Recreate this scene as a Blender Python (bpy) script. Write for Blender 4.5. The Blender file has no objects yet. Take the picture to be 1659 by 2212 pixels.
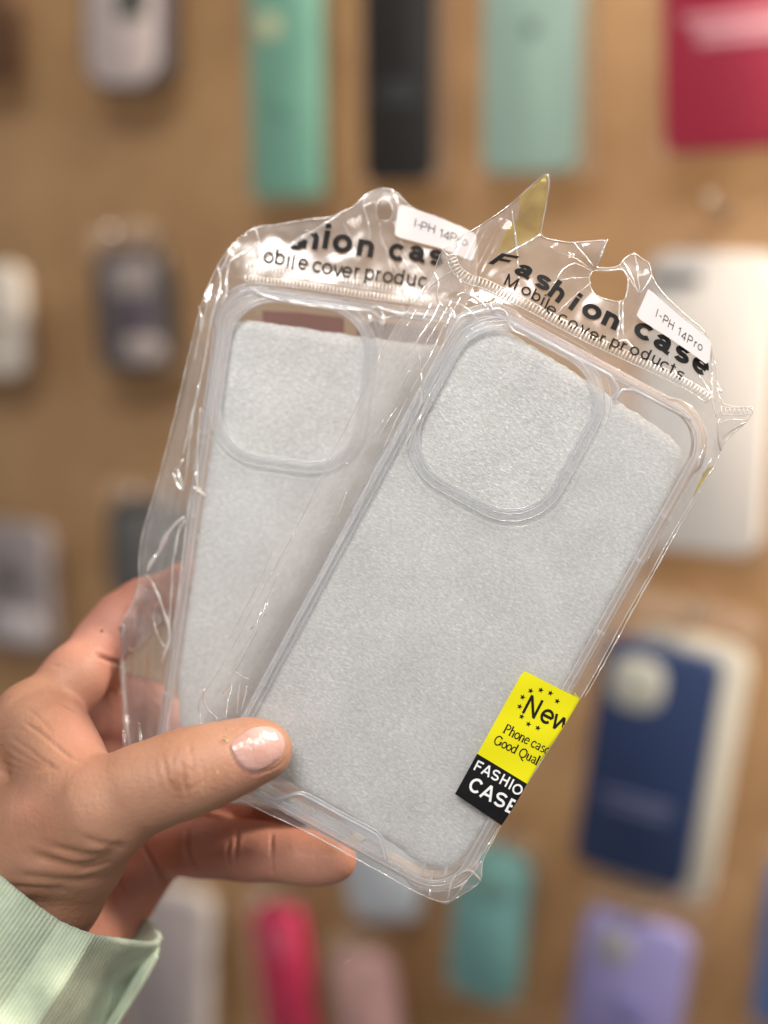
import bpy, bmesh, math, random
import numpy as np
from mathutils import Matrix, Vector
from mathutils.geometry import delaunay_2d_cdt
from mathutils.bvhtree import BVHTree

scene = bpy.context.scene
COL = scene.collection
MM = 0.001
# ------------------------------------------------------------------ camera
FPX, CX, CY = 3066.7, 829.5, 1106.0           # focal length and centre in the units the layout is measured in
cam_d = bpy.data.cameras.new('camera')
cam = bpy.data.objects.new('camera', cam_d)
COL.objects.link(cam)
cam_d.sensor_fit = 'HORIZONTAL'
cam_d.sensor_width = 36.0
cam_d.lens = 36.0 * FPX / 1659.0
cam_d.clip_start = 0.01
cam_d.clip_end = 50
MC = Matrix.Translation((0, 0, 1.5)) @ Matrix.Rotation(math.radians(90 - 10), 4, 'X')
cam.matrix_world = MC
cam_d.dof.use_dof = True
cam_d.dof.focus_distance = 0.381
cam_d.dof.aperture_fstop = cam_d.lens / 14.5
scene.camera = cam
# ------------------------------------------------------------------ world
w = bpy.data.worlds.new('World')
scene.world = w
w.use_nodes = True
nt = w.node_tree
bgn = nt.nodes['Background']
tc = nt.nodes.new('ShaderNodeTexCoord')
no = nt.nodes.new('ShaderNodeTexNoise'); no.inputs['Scale'].default_value = 2.6; no.inputs['Detail'].default_value = 3
cr = nt.nodes.new('ShaderNodeValToRGB')
cr.color_ramp.elements[0].position = .38; cr.color_ramp.elements[0].color = (.16, .125, .11, 1)
cr.color_ramp.elements[1].position = .64; cr.color_ramp.elements[1].color = (.80, .74, .68, 1)
nt.links.new(tc.outputs['Generated'], no.inputs['Vector'])
nt.links.new(no.outputs['Fac'], cr.inputs['Fac'])
nt.links.new(cr.outputs['Color'], bgn.inputs['Color'])
bgn.inputs['Strength'].default_value = 0.58
# ------------------------------------------------------------------ lamps (shop ceiling spots, plus an added key and fill panel)
def lamp(name, loc, target, size, power, color, shape='DISK', sy=None, spread=None):
    l = bpy.data.lights.new(name, 'AREA'); l.shape = shape; l.size = size
    if sy: l.size_y = sy
    l.energy = power; l.color = color
    if spread: l.spread = math.radians(spread)
    o = bpy.data.objects.new(name, l); COL.objects.link(o)
    o.location = loc
    o.rotation_euler = (Vector(target) - Vector(loc)).to_track_quat('-Z', 'Y').to_euler()
    return o
HC = (0, .39, 1.45)
lamp('added_panel_lamp', (-.15, -.65, 2.35), HC, .50, 15.5, (1, .98, .96), 'RECTANGLE', .35)  # key panel added in front, kept close so it favours the hand
lamp('added_panel_lamp', (.75, -.25, 2.35), HC, .30, 4.5, (.88, .94, 1), 'RECTANGLE', .25)  # weaker fill panel, added at the right
lamp('ceiling_spot_lamp', (.85, .45, 2.3), (.42, .95, 1.60),   .16, 21.0, (1, .87, .70), spread=105)
lamp('ceiling_spot_lamp', (.30, -.35, 2.5), HC, .08, 2.6, (1, .88, .72))
lamp('ceiling_spot_lamp', (-.45, -.5, 2.4), HC, .06, 1.4, (.9, .95, 1))
scene.view_settings.view_transform = 'Standard'
scene.view_settings.look = 'None'
scene.view_settings.exposure = 0.0
scene.view_settings.gamma = 1.0
scene.view_settings.use_curve_mapping = False
cy = scene.cycles
cy.use_denoising = True
cy.max_bounces = 16; cy.transparent_max_bounces = 40; cy.transmission_bounces = 12; cy.glossy_bounces = 5; cy.diffuse_bounces = 4
cy.sample_clamp_indirect = 6.0
cy.blur_glossy = 0.3

# ================================================================== helpers
def cam_pt(x, y, d):
    """a point seen at (x, y) at depth d mm, in camera space mm"""
    return np.array([(x - CX) / FPX * d, -(y - CY) / FPX * d, -d], float)
def world_pt(x, y, d):
    return MC @ Vector(cam_pt(x, y, d) * MM)
def rodr(r):
    r = np.array(r, float); th = np.linalg.norm(r); k = r / th
    K = np.array([[0, -k[2], k[1]], [k[2], 0, -k[0]], [-k[1], k[0], 0]])
    return np.eye(3) + math.sin(th) * K + (1 - math.cos(th)) * K @ K
class Frame:
    def __init__(s, r, t):
        s.R = rodr(r); s.t = np.array(t, float)
        m = Matrix.Identity(4)
        for i in range(3):
            for j in range(3): m[i][j] = s.R[i, j]
            m[i][3] = s.t[i] * MM
        s.M = MC @ m
    def loc(s, x, y, z=0.0):
        d = np.array([(x - CX) / FPX, -(y - CY) / FPX, -1.])
        n = s.R[:, 2]; o = s.t + n * z
        return (s.R.T @ (d * ((o @ n) / (d @ n)) - s.t))[:2]
FR = Frame([0.0778, -0.0385, -0.497], [20.9706, -24.4015, -383.3589])
FL = Frame([0.0612, 0.0159, -0.1468], [-19.9705, -13.0317, -408.7383])

def tag(o, label=None, cat=None, group=None, kind=None):
    if label: o['label'] = label
    if cat: o['category'] = cat
    if group: o['group'] = group
    if kind: o['kind'] = kind
    return o
def empty(name, M):
    o = bpy.data.objects.new(name, None); COL.objects.link(o); o.empty_display_size = .02
    o.matrix_world = M
    return o
def mesh_obj(name, verts, faces, mat, parent=None, M=None, smooth=True, mats=None, midx=None):
    me = bpy.data.meshes.new(name)
    me.from_pydata([tuple(v) for v in verts], [], [tuple(f) for f in faces])
    for m in (mats or [mat]): me.materials.append(m)
    if midx is not None: me.polygons.foreach_set('material_index', np.array(midx, dtype=np.int32))
    if smooth: me.polygons.foreach_set('use_smooth', [True] * len(me.polygons))
    me.update()
    o = bpy.data.objects.new(name, me); COL.objects.link(o)
    if parent is not None: o.parent = parent
    if M is not None: o.matrix_world = M
    return o
class MB:
    """collects shapes in mm into one mesh"""
    def __init__(s): s.v = []; s.f = []; s.m = []
    def add(s, v, f, m=0):
        b = len(s.v); s.v += [tuple(p) for p in v]; s.f += [tuple(i + b for i in q) for q in f]; s.m += [m] * len(f)
    def box(s, c, sx, sy, sz, ang=0, m=0, bev=0.0):
        ca, sa = math.cos(ang), math.sin(ang); v = []
        for dz in (-1, 1):
            for dx, dy in ((-1, -1), (1, -1), (1, 1), (-1, 1)):
                x, y = dx * sx / 2, dy * sy / 2
                v.append((c[0] + x * ca - y * sa, c[1] + x * sa + y * ca, c[2] + dz * sz / 2))
        s.add(v, [(3, 2, 1, 0), (4, 5, 6, 7), (0, 1, 5, 4), (1, 2, 6, 5), (2, 3, 7, 6), (3, 0, 4, 7)], m)
    def tube(s, pts, r, n=6, closed=False, m=0, flat=1.0):
        pts = [np.array(p, float) for p in pts]; N = len(pts); v = []; f = []
        rr = r if hasattr(r, '__len__') else [r] * N
        for i, p in enumerate(pts):
            a = pts[(i - 1) % N] if (closed or i) else p; b = pts[(i + 1) % N] if (closed or i < N - 1) else p
            t = b - a; t = t / (np.linalg.norm(t) + 1e-9)
            up = np.array([0, 0, 1.]) if abs(t[2]) < .9 else np.array([1., 0, 0])
            e1 = np.cross(t, up); e1 /= np.linalg.norm(e1); e2 = np.cross(e1, t)
            for k in range(n):
                th = 2 * math.pi * k / n
                v.append(p + rr[i] * (math.cos(th) * e1 + flat * math.sin(th) * e2))
        M = N if closed else N - 1
        for i in range(M):
            for k in range(n):
                j = (i + 1) % N
                f.append((i * n + k, i * n + (k + 1) % n, j * n + (k + 1) % n, j * n + k))
        if not closed:
            f.append(tuple(range(n))[::-1]); f.append(tuple((N - 1) * n + k for k in range(n)))
        s.add(v, f, m)
    def build(s, name, mat, parent=None, M=None, smooth=True, mats=None):
        return mesh_obj(name, np.array(s.v) * MM, s.f, mat, parent, M, smooth, mats, s.m if mats else None)
def smoothpoly(pts, it=2, closed=False):
    P = [np.array(p, float) for p in pts]
    for _ in range(it):
        Q = []; n = len(P)
        rng = range(n) if closed else range(n - 1)
        if not closed: Q.append(P[0])
        for i in rng:
            a, b = P[i], P[(i + 1) % n]
            Q += [a * .75 + b * .25, a * .25 + b * .75]
        if not closed: Q.append(P[-1])
        P = Q
    return P
def resample(P, step, closed=False):
    P = [np.array(p, float) for p in P]
    if closed: P = P + [P[0]]
    L = [0]
    for a, b in zip(P, P[1:]): L.append(L[-1] + np.linalg.norm(b - a))
    n = max(2, int(L[-1] / step) + 1); A = np.array(P); out = []
    for s_ in np.linspace(0, L[-1], n, endpoint=not closed):
        out.append(np.array([np.interp(s_, L, A[:, k]) for k in range(A.shape[1])]))
    return out
def rrect(hw, hh, r, n=10, cx=0, cy=0):
    out = []
    for qx, qy, a0 in ((1, 1, 0), (-1, 1, 90), (-1, -1, 180), (1, -1, 270)):
        for k in range(n + 1):
            a = math.radians(a0 + 90 * k / n)
            out.append((cx + qx * (hw - r) + r * math.cos(a), cy + qy * (hh - r) + r * math.sin(a)))
    return out
def sd_rrect(x, y, hw, hh, r):
    qx = np.abs(x) - hw + r; qy = np.abs(y) - hh + r
    return np.hypot(np.maximum(qx, 0), np.maximum(qy, 0)) + np.minimum(np.maximum(qx, qy), 0) - r
def inpoly(P, x, y):
    c = np.zeros(np.shape(x), bool); n = len(P)
    for i in range(n):
        x1, y1 = P[i][0], P[i][1]; x2, y2 = P[(i + 1) % n][0], P[(i + 1) % n][1]
        if y1 == y2: continue
        k = (y1 > y) != (y2 > y)
        c ^= k & (x < (x2 - x1) * (y - y1) / (y2 - y1) + x1)
    return c
def dist_poly(P, x, y, closed=True):
    best = np.full(np.shape(x), 1e9); n = len(P)
    for i in range(n if closed else n - 1):
        ax, ay = P[i][0], P[i][1]; bx, by = P[(i + 1) % n][0], P[(i + 1) % n][1]
        dx, dy = bx - ax, by - ay; L = dx * dx + dy * dy + 1e-12
        t = np.clip(((x - ax) * dx + (y - ay) * dy) / L, 0, 1)
        best = np.minimum(best, np.hypot(x - ax - t * dx, y - ay - t * dy))
    return best
def fill_grid(outer, holes, res, seed=0):
    """triangulated sheet inside a polygon: returns 2-D verts, faces"""
    rs = np.random.RandomState(seed)
    O = resample(outer, res, True); HS = [resample(h, res, True) for h in holes]
    A = np.array(O); lo = A.min(0); hi = A.max(0)
    gx, gy = np.meshgrid(np.arange(lo[0], hi[0], res), np.arange(lo[1], hi[1], res))
    gx = gx.copy(); gx[::2] += res / 2
    gx = gx.ravel() + rs.uniform(-.12, .12, gx.size) * res; gy = gy.ravel() + rs.uniform(-.12, .12, gy.size) * res
    k = inpoly(O, gx, gy) & (dist_poly(O, gx, gy) > res * .5)
    for h in HS: k &= ~inpoly(h, gx, gy) & (dist_poly(h, gx, gy) > res * .5)
    V = [Vector(p) for p in O]; E = [(i, (i + 1) % len(O)) for i in range(len(O))]
    for h in HS:
        b = len(V); V += [Vector(p) for p in h]; E += [(b + i, b + (i + 1) % len(h)) for i in range(len(h))]
    V += [Vector((a, b)) for a, b in zip(gx[k], gy[k])]
    r = delaunay_2d_cdt(V, E, [], 0, 1e-6)
    P = np.array([tuple(v) for v in r[0]]); F = np.array([f for f in r[2] if len(f) == 3])
    c = P[F].mean(1)
    ok = inpoly(O, c[:, 0], c[:, 1])
    for h in HS: ok &= ~inpoly(h, c[:, 0], c[:, 1])
    F = F[ok]
    ar = np.cross(P[F[:, 1]] - P[F[:, 0]], P[F[:, 2]] - P[F[:, 0]])
    F[ar < 0] = F[ar < 0][:, ::-1]
    return P, F
def snoise(x, y, s, seed):
    rs = np.random.RandomState(seed); o = 0
    for k in range(6):
        a = rs.uniform(0, 6.28); f = rs.uniform(.6, 1.7) / s; p = rs.uniform(0, 6.28)
        o = o + np.sin((x * math.cos(a) + y * math.sin(a)) * f * 6.28 + p + 1.3 * np.sin((y * math.cos(a) - x * math.sin(a)) * f * 3.1 + p * 2))
    return o / 3.5
def tri(t): return np.abs((t % 2) - 1) * 2 - 1
def crumple(x, y, seed, lam=9., oct=3):
    """sharp facetted creases of cellophane, about -1..1"""
    rs = np.random.RandomState(seed); o = 0; a = 1
    for k in range(oct):
        for j in range(2):
            th = rs.uniform(0, 3.14); ph = rs.uniform(0, 9)
            wx = snoise(x, y, lam * 2.2, seed + 11 * k + j) * .28
            o = o + a * tri((x * math.cos(th) + y * math.sin(th)) / lam + ph + wx)
        a *= .5; lam *= .53
    return o / 2.6

# ================================================================== materials
def nmat(name):
    m = bpy.data.materials.new(name); m.use_nodes = True
    n = m.node_tree; p = n.nodes['Principled BSDF']
    return m, n, p
def N(n, t, **kw):
    x = n.nodes.new(t)
    for k, v in kw.items():
        if hasattr(x, k) and k not in x.inputs: setattr(x, k, v)
        else: x.inputs[k].default_value = v
    return x
def simple(name, col, rough=.5, spec=.5, noise=0.0, scale=60, metal=0, coat=0, bump=0.0):
    m, n, p = nmat(name)
    p.inputs['Roughness'].default_value = rough; p.inputs['Metallic'].default_value = metal
    p.inputs['Specular IOR Level'].default_value = spec; p.inputs['Coat Weight'].default_value = coat
    t = N(n, 'ShaderNodeTexCoord'); z = N(n, 'ShaderNodeTexNoise', Scale=scale, Detail=4.0)
    n.links.new(t.outputs['Object'], z.inputs['Vector'])
    r = N(n, 'ShaderNodeValToRGB')
    r.color_ramp.elements[0].color = tuple(c * (1 - noise) for c in col) + (1,)
    r.color_ramp.elements[1].color = tuple(min(1, c * (1 + noise)) for c in col) + (1,)
    n.links.new(z.outputs['Fac'], r.inputs['Fac']); n.links.new(r.outputs['Color'], p.inputs['Base Color'])
    if bump:
        b = N(n, 'ShaderNodeBump', Strength=bump, Distance=.0005)
        n.links.new(z.outputs['Fac'], b.inputs['Height']); n.links.new(b.outputs['Normal'], p.inputs['Normal'])
    return m
def film_mat(name, tint=(1, 1, 1), haze=.03, base=.035, gain=.9, bump=.5, bscale=260, rough=.05, hcol=(.9, .88, .86)):
    """clear cellophane: mostly see-through, mirror-like where it tilts away"""
    m = bpy.data.materials.new(name); m.use_nodes = True; n = m.node_tree; n.nodes.clear()
    out = N(n, 'ShaderNodeOutputMaterial'); tr = N(n, 'ShaderNodeBsdfTransparent'); gl = N(n, 'ShaderNodeBsdfGlossy')
    tr.inputs['Color'].default_value = tuple(tint) + (1,); gl.inputs['Roughness'].default_value = rough
    gl.inputs['Color'].default_value = (1, .98, .96, 1)
    df = N(n, 'ShaderNodeBsdfDiffuse'); df.inputs['Color'].default_value = tuple(hcol) + (1,)
    t = N(n, 'ShaderNodeTexCoord')
    mp = N(n, 'ShaderNodeMapping'); mp.inputs['Scale'].default_value = (1, .55, 1)
    z = N(n, 'ShaderNodeTexNoise', Scale=bscale, Detail=2.0, Distortion=1.2)
    v = N(n, 'ShaderNodeTexVoronoi', Scale=bscale * .35); v.feature = 'F1'
    n.links.new(t.outputs['Object'], mp.inputs['Vector'])
    n.links.new(mp.outputs['Vector'], z.inputs['Vector']); n.links.new(mp.outputs['Vector'], v.inputs['Vector'])
    ad = N(n, 'ShaderNodeMath', operation='ADD'); n.links.new(z.outputs['Fac'], ad.inputs[0]); n.links.new(v.outputs['Distance'], ad.inputs[1])
    b = N(n, 'ShaderNodeBump', Strength=bump, Distance=.0012); n.links.new(ad.outputs[0], b.inputs['Height'])
    fr = N(n, 'ShaderNodeFresnel', IOR=1.5); n.links.new(b.outputs['Normal'], fr.inputs['Normal'])
    ml = N(n, 'ShaderNodeMath', operation='MULTIPLY_ADD'); n.links.new(fr.outputs[0], ml.inputs[0]); ml.inputs[1].default_value = gain; ml.inputs[2].default_value = base
    ml.use_clamp = True
    n.links.new(b.outputs['Normal'], gl.inputs['Normal'])
    m1 = N(n, 'ShaderNodeMixShader'); n.links.new(ml.outputs[0], m1.inputs[0]); n.links.new(tr.outputs[0], m1.inputs[1]); n.links.new(gl.outputs[0], m1.inputs[2])
    m2 = N(n, 'ShaderNodeMixShader'); m2.inputs[0].default_value = haze; n.links.new(m1.outputs[0], m2.inputs[1]); n.links.new(df.outputs[0], m2.inputs[2])
    n.links.new(m2.outputs[0], out.inputs['Surface'])
    return m
def tpu_mat(name, see=.35, tint=(.97, .98, 1), haze=.05, rough=.04):
    """clear moulded plastic: refracting, partly straight-through"""
    m = bpy.data.materials.new(name); m.use_nodes = True; n = m.node_tree; n.nodes.clear()
    out = N(n, 'ShaderNodeOutputMaterial'); g = N(n, 'ShaderNodeBsdfGlass', Roughness=rough, IOR=1.42)
    g.inputs['Color'].default_value = tuple(tint) + (1,)
    tr = N(n, 'ShaderNodeBsdfTransparent'); df = N(n, 'ShaderNodeBsdfDiffuse'); df.inputs['Color'].default_value = (.90, .93, .97, 1)
    t = N(n, 'ShaderNodeTexCoord'); z = N(n, 'ShaderNodeTexNoise', Scale=160, Detail=2.0)
    n.links.new(t.outputs['Object'], z.inputs['Vector'])
    b = N(n, 'ShaderNodeBump', Strength=.15, Distance=.0005); n.links.new(z.outputs['Fac'], b.inputs['Height']); n.links.new(b.outputs['Normal'], g.inputs['Normal'])
    m1 = N(n, 'ShaderNodeMixShader'); m1.inputs[0].default_value = see
    n.links.new(g.outputs[0], m1.inputs[1]); n.links.new(tr.outputs[0], m1.inputs[2])
    m2 = N(n, 'ShaderNodeMixShader'); m2.inputs[0].default_value = haze
    n.links.new(m1.outputs[0], m2.inputs[1]); n.links.new(df.outputs[0], m2.inputs[2])
    n.links.new(m2.outputs[0], out.inputs['Surface'])
    return m
M_FILM = film_mat('cellophane', bump=.10, bscale=120, haze=.06, base=.015, gain=.55)
M_FILMH = film_mat('cellophane_header', bump=.14, base=.045, gain=.9, haze=.07, bscale=90, rough=.23, tint=(.95, .94, .94))
M_FILMS = film_mat('cellophane_side', bump=.55, base=.05, gain=1.2, haze=.08, bscale=150, rough=.10, tint=(.97, .96, .96))
M_FILMB = film_mat('cellophane_back', bump=.12, base=.02, gain=.6, haze=.12, bscale=120)
M_FOLD_GLINT = film_mat('cellophane_fold_glint', tint=(1, .97, .93), base=.38, gain=1.4, haze=.33, bump=.8, rough=.12)  # whitish haze paints the glint on film folds and edges
M_YEL = film_mat('cellophane_yellow', tint=(.84, .70, .20), haze=.42, base=.05, hcol=(.75, .62, .12), bump=.5)
M_RED = film_mat('print_red', tint=(.62, .30, .27), haze=.45, base=.02, hcol=(.36, .15, .14), bump=.2)
M_MAUVE = film_mat('print_mauve', tint=(.62, .52, .60), haze=.45, base=.02, hcol=(.26, .20, .25), bump=.2)
M_TPU = tpu_mat('clear_plastic', see=.40, haze=.17)
M_TPUR = tpu_mat('clear_plastic_ring', see=.66, haze=.12, tint=(1, 1, 1))
M_EDGE_GLINT = film_mat('plastic_edge_glint', tint=(.93, .95, 1), base=.22, gain=1.4, haze=.34, bump=.3, bscale=220, rough=.08, hcol=(.88, .92, .98))  # whitish haze paints highlights on moulded edges; the lips use it too
M_PANEL = film_mat('clear_plastic_panel', tint=(1, 1, 1), haze=.19, base=.0, gain=.25, hcol=(.93, .94, .95), bump=.03, bscale=40, rough=.12)
M_PORT = film_mat('clear_plastic_frosted', haze=.50, base=.06, bump=.2, hcol=(.72, .70, .70))
M_INK = simple('black_ink', (.010, .009, .009), rough=.6, spec=.2, noise=.2)
M_INKG = simple('grey_ink', (.10, .09, .085), rough=.4, noise=.2)
M_WPRINT = simple('white_print', (.86, .86, .86), rough=.4, noise=.02)
M_YSTICK = simple('yellow_sticker', (.80, .74, .008), rough=.4, spec=.3, noise=.03, scale=30)
M_BSTICK = simple('black_sticker', (.008, .008, .009), rough=.5, spec=.2, noise=.3, scale=400)
M_LABEL = simple('paper_label', (.78, .72, .71), rough=.6, noise=.03, scale=200)
M_METAL = simple('zinc_metal', (.45, .43, .42), rough=.35, metal=1, noise=.1)

def foam_mat():
    m, n, p = nmat('foam')
    t = N(n, 'ShaderNodeTexCoord'); L = n.links
    mp = N(n, 'ShaderNodeMapping'); mp.inputs['Rotation'].default_value = (0, 0, .5); mp.inputs['Scale'].default_value = (1, 1.9, 1)
    L.new(t.outputs['Object'], mp.inputs['Vector'])
    z = N(n, 'ShaderNodeTexNoise', Scale=1000, Detail=2.0, Roughness=.6); L.new(mp.outputs[0], z.inputs['Vector'])
    mp2 = N(n, 'ShaderNodeMapping'); mp2.inputs['Rotation'].default_value = (0, 0, -.7); mp2.inputs['Scale'].default_value = (1, 2.4, 1)
    L.new(t.outputs['Object'], mp2.inputs['Vector'])
    z2 = N(n, 'ShaderNodeTexNoise', Scale=760, Detail=2.0, Roughness=.7); L.new(mp2.outputs[0], z2.inputs['Vector'])
    big = N(n, 'ShaderNodeTexNoise', Scale=55, Detail=4.0, Roughness=.6); L.new(t.outputs['Object'], big.inputs['Vector'])
    def ramp(src, p0, c0, p1, c1):
        r = N(n, 'ShaderNodeValToRGB'); e = r.color_ramp.elements
        e[0].position = p0; e[0].color = tuple(c0) + (1,); e[1].position = p1; e[1].color = tuple(c1) + (1,)
        L.new(src, r.inputs['Fac']); return r.outputs[0]
    base = ramp(z.outputs['Fac'], .35, (.56, .562, .55), .66, (.74, .742, .73))
    spk = ramp(z2.outputs['Fac'], .56, (0, 0, 0), .68, (1, 1, 1))
    mm = N(n, 'ShaderNodeMixRGB', blend_type='MIX'); L.new(spk, mm.inputs[0]); L.new(base, mm.inputs[1]); mm.inputs[2].default_value = (.90, .90, .89, 1)
    m3 = N(n, 'ShaderNodeMixRGB', blend_type='MULTIPLY'); m3.inputs[0].default_value = 1; L.new(mm.outputs[0], m3.inputs[1]); L.new(ramp(big.outputs['Fac'], .3, (.84, .84, .84), .7, (1, 1, 1)), m3.inputs[2])
    L.new(m3.outputs[0], p.inputs['Base Color'])
    ad = N(n, 'ShaderNodeMath', operation='ADD'); L.new(z.outputs['Fac'], ad.inputs[0]); L.new(z2.outputs['Fac'], ad.inputs[1])
    b = N(n, 'ShaderNodeBump', Strength=.40, Distance=.0005); L.new(ad.outputs[0], b.inputs['Height']); L.new(b.outputs[0], p.inputs['Normal'])
    p.inputs['Roughness'].default_value = .5; p.inputs['Specular IOR Level'].default_value = .4
    return m
M_FOAM = foam_mat()

def skin_mat():
    m, n, p = nmat('skin'); L = n.links
    t = N(n, 'ShaderNodeTexCoord'); at = N(n, 'ShaderNodeAttribute'); at.attribute_name = 'tone'
    a = N(n, 'ShaderNodeTexNoise', Scale=45, Detail=5.0); L.new(t.outputs['Object'], a.inputs['Vector'])
    f = N(n, 'ShaderNodeTexNoise', Scale=420, Detail=4.0, Roughness=.6); L.new(t.outputs['Object'], f.inputs['Vector'])
    vo = N(n, 'ShaderNodeTexVoronoi', Scale=900); L.new(t.outputs['Object'], vo.inputs['Vector'])
    tan = N(n, 'ShaderNodeValToRGB'); e = tan.color_ramp.elements
    e[0].position = .3; e[0].color = (.325, .158, .096, 1); e[1].position = .72; e[1].color = (.43, .232, .152, 1)
    pink = N(n, 'ShaderNodeValToRGB'); e = pink.color_ramp.elements
    e[0].position = .3; e[0].color = (.38, .160, .112, 1); e[1].position = .72; e[1].color = (.51, .240, .178, 1)
    L.new(a.outputs['Fac'], tan.inputs['Fac']); L.new(a.outputs['Fac'], pink.inputs['Fac'])
    mx = N(n, 'ShaderNodeMixRGB'); L.new(at.outputs['Fac'], mx.inputs[0]); L.new(tan.outputs[0], mx.inputs[1]); L.new(pink.outputs[0], mx.inputs[2])
    ap = N(n, 'ShaderNodeAttribute'); ap.attribute_name = 'pig'
    mk = N(n, 'ShaderNodeMixRGB', blend_type='MULTIPLY'); L.new(ap.outputs['Fac'], mk.inputs[0]); L.new(mx.outputs[0], mk.inputs[1]); mk.inputs[2].default_value = (.74, .64, .58, 1)
    L.new(mk.outputs[0], p.inputs['Base Color'])
    p.inputs['Subsurface Weight'].default_value = .22; p.inputs['Subsurface Radius'].default_value = (1, .35, .18); p.inputs['Subsurface Scale'].default_value = .0022
    p.inputs['Roughness'].default_value = .5; p.inputs['Specular IOR Level'].default_value = .34
    sm = N(n, 'ShaderNodeMath', operation='ADD'); L.new(f.outputs['Fac'], sm.inputs[0]); L.new(vo.outputs['Distance'], sm.inputs[1])
    b = N(n, 'ShaderNodeBump', Strength=.15, Distance=.0005); L.new(sm.outputs[0], b.inputs['Height'])
    # fine stretched skin lines
    mp = N(n, 'ShaderNodeMapping'); mp.inputs['Scale'].default_value = (1, 1, .25); mp.inputs['Rotation'].default_value = (0, .6, 0)
    L.new(t.outputs['Object'], mp.inputs['Vector'])
    f2 = N(n, 'ShaderNodeTexNoise', Scale=520, Detail=2.0, Distortion=.6); L.new(mp.outputs[0], f2.inputs['Vector'])
    b2 = N(n, 'ShaderNodeBump', Strength=.19, Distance=.0005); L.new(f2.outputs['Fac'], b2.inputs['Height']); L.new(b.outputs[0], b2.inputs['Normal'])
    L.new(b2.outputs[0], p.inputs['Normal'])
    return m
M_SKIN = skin_mat()
def nail_mat():
    m, n, p = nmat('nail'); L = n.links
    t = N(n, 'ShaderNodeTexCoord')
    a = N(n, 'ShaderNodeTexNoise', Scale=110, Detail=3.0); L.new(t.outputs['Object'], a.inputs['Vector'])
    r = N(n, 'ShaderNodeValToRGB'); e = r.color_ramp.elements
    e[0].position = .35; e[0].color = (.46, .26, .22, 1); e[1].position = .65; e[1].color = (.55, .37, .34, 1)
    L.new(a.outputs['Fac'], r.inputs['Fac']); L.new(r.outputs[0], p.inputs['Base Color'])
    v = N(n, 'ShaderNodeTexNoise', Scale=420, Detail=2.0, Distortion=2.0); L.new(t.outputs['Object'], v.inputs['Vector'])
    b = N(n, 'ShaderNodeBump', Strength=.22, Distance=.0007); L.new(v.outputs['Fac'], b.inputs['Height']); L.new(b.outputs[0], p.inputs['Normal'])
    L.new(b.outputs[0], p.inputs['Coat Normal'])
    p.inputs['Roughness'].default_value = .2; p.inputs['Coat Weight'].default_value = .9; p.inputs['Coat Roughness'].default_value = .06
    p.inputs['Subsurface Weight'].default_value = .15; p.inputs['Subsurface Scale'].default_value = .001
    return m
M_NAIL = nail_mat()
def knit_mat():
    m, n, p = nmat('mint_knit'); L = n.links
    t = N(n, 'ShaderNodeTexCoord'); mp = N(n, 'ShaderNodeMapping'); mp.inputs['Scale'].default_value = (1, 1, 1)
    L.new(t.outputs['UV'], mp.inputs['Vector'])
    wv = N(n, 'ShaderNodeTexWave', Scale=1.0, Distortion=.9, Detail=2.0); wv.bands_direction = 'X'; wv.inputs['Detail Scale'].default_value = 3
    w2 = N(n, 'ShaderNodeTexWave', Scale=1.3, Distortion=1.2, Detail=2.0); w2.bands_direction = 'Y'
    L.new(mp.outputs[0], wv.inputs['Vector']); L.new(mp.outputs[0], w2.inputs['Vector'])
    fz = N(n, 'ShaderNodeTexNoise', Scale=1500, Detail=3.0); L.new(t.outputs['Object'], fz.inputs['Vector'])
    bg = N(n, 'ShaderNodeTexNoise', Scale=42, Detail=5.0, Roughness=.65); L.new(t.outputs['Object'], bg.inputs['Vector'])
    r = N(n, 'ShaderNodeValToRGB'); e = r.color_ramp.elements
    e[0].position = .34; e[0].color = (.35, .42, .31, 1); e[1].position = .64; e[1].color = (.54, .63, .48, 1)
    L.new(bg.outputs['Fac'], r.inputs['Fac'])
    r2 = N(n, 'ShaderNodeValToRGB'); e = r2.color_ramp.elements
    e[0].position = .1; e[0].color = (.84, .82, .78, 1); e[1].position = .65; e[1].color = (1, 1, 1, 1)
    L.new(wv.outputs['Fac'], r2.inputs['Fac'])
    mm = N(n, 'ShaderNodeMixRGB', blend_type='MULTIPLY'); mm.inputs[0].default_value = 1; L.new(r.outputs[0], mm.inputs[1]); L.new(r2.outputs[0], mm.inputs[2])
    L.new(mm.outputs[0], p.inputs['Base Color'])
    a1 = N(n, 'ShaderNodeMath', operation='MULTIPLY_ADD'); L.new(w2.outputs['Fac'], a1.inputs[0]); a1.inputs[1].default_value = .45; L.new(wv.outputs['Fac'], a1.inputs[2])
    a2 = N(n, 'ShaderNodeMath', operation='MULTIPLY_ADD'); L.new(fz.outputs['Fac'], a2.inputs[0]); a2.inputs[1].default_value = 1.7; L.new(a1.outputs[0], a2.inputs[2])
    b = N(n, 'ShaderNodeBump', Strength=.4, Distance=.0008); L.new(a2.outputs[0], b.inputs['Height']); L.new(b.outputs[0], p.inputs['Normal'])
    p.inputs['Roughness'].default_value = .9; p.inputs['Specular IOR Level'].default_value = .2; p.inputs['Sheen Weight'].default_value = .25
    return m
M_KNIT = knit_mat()
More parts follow.
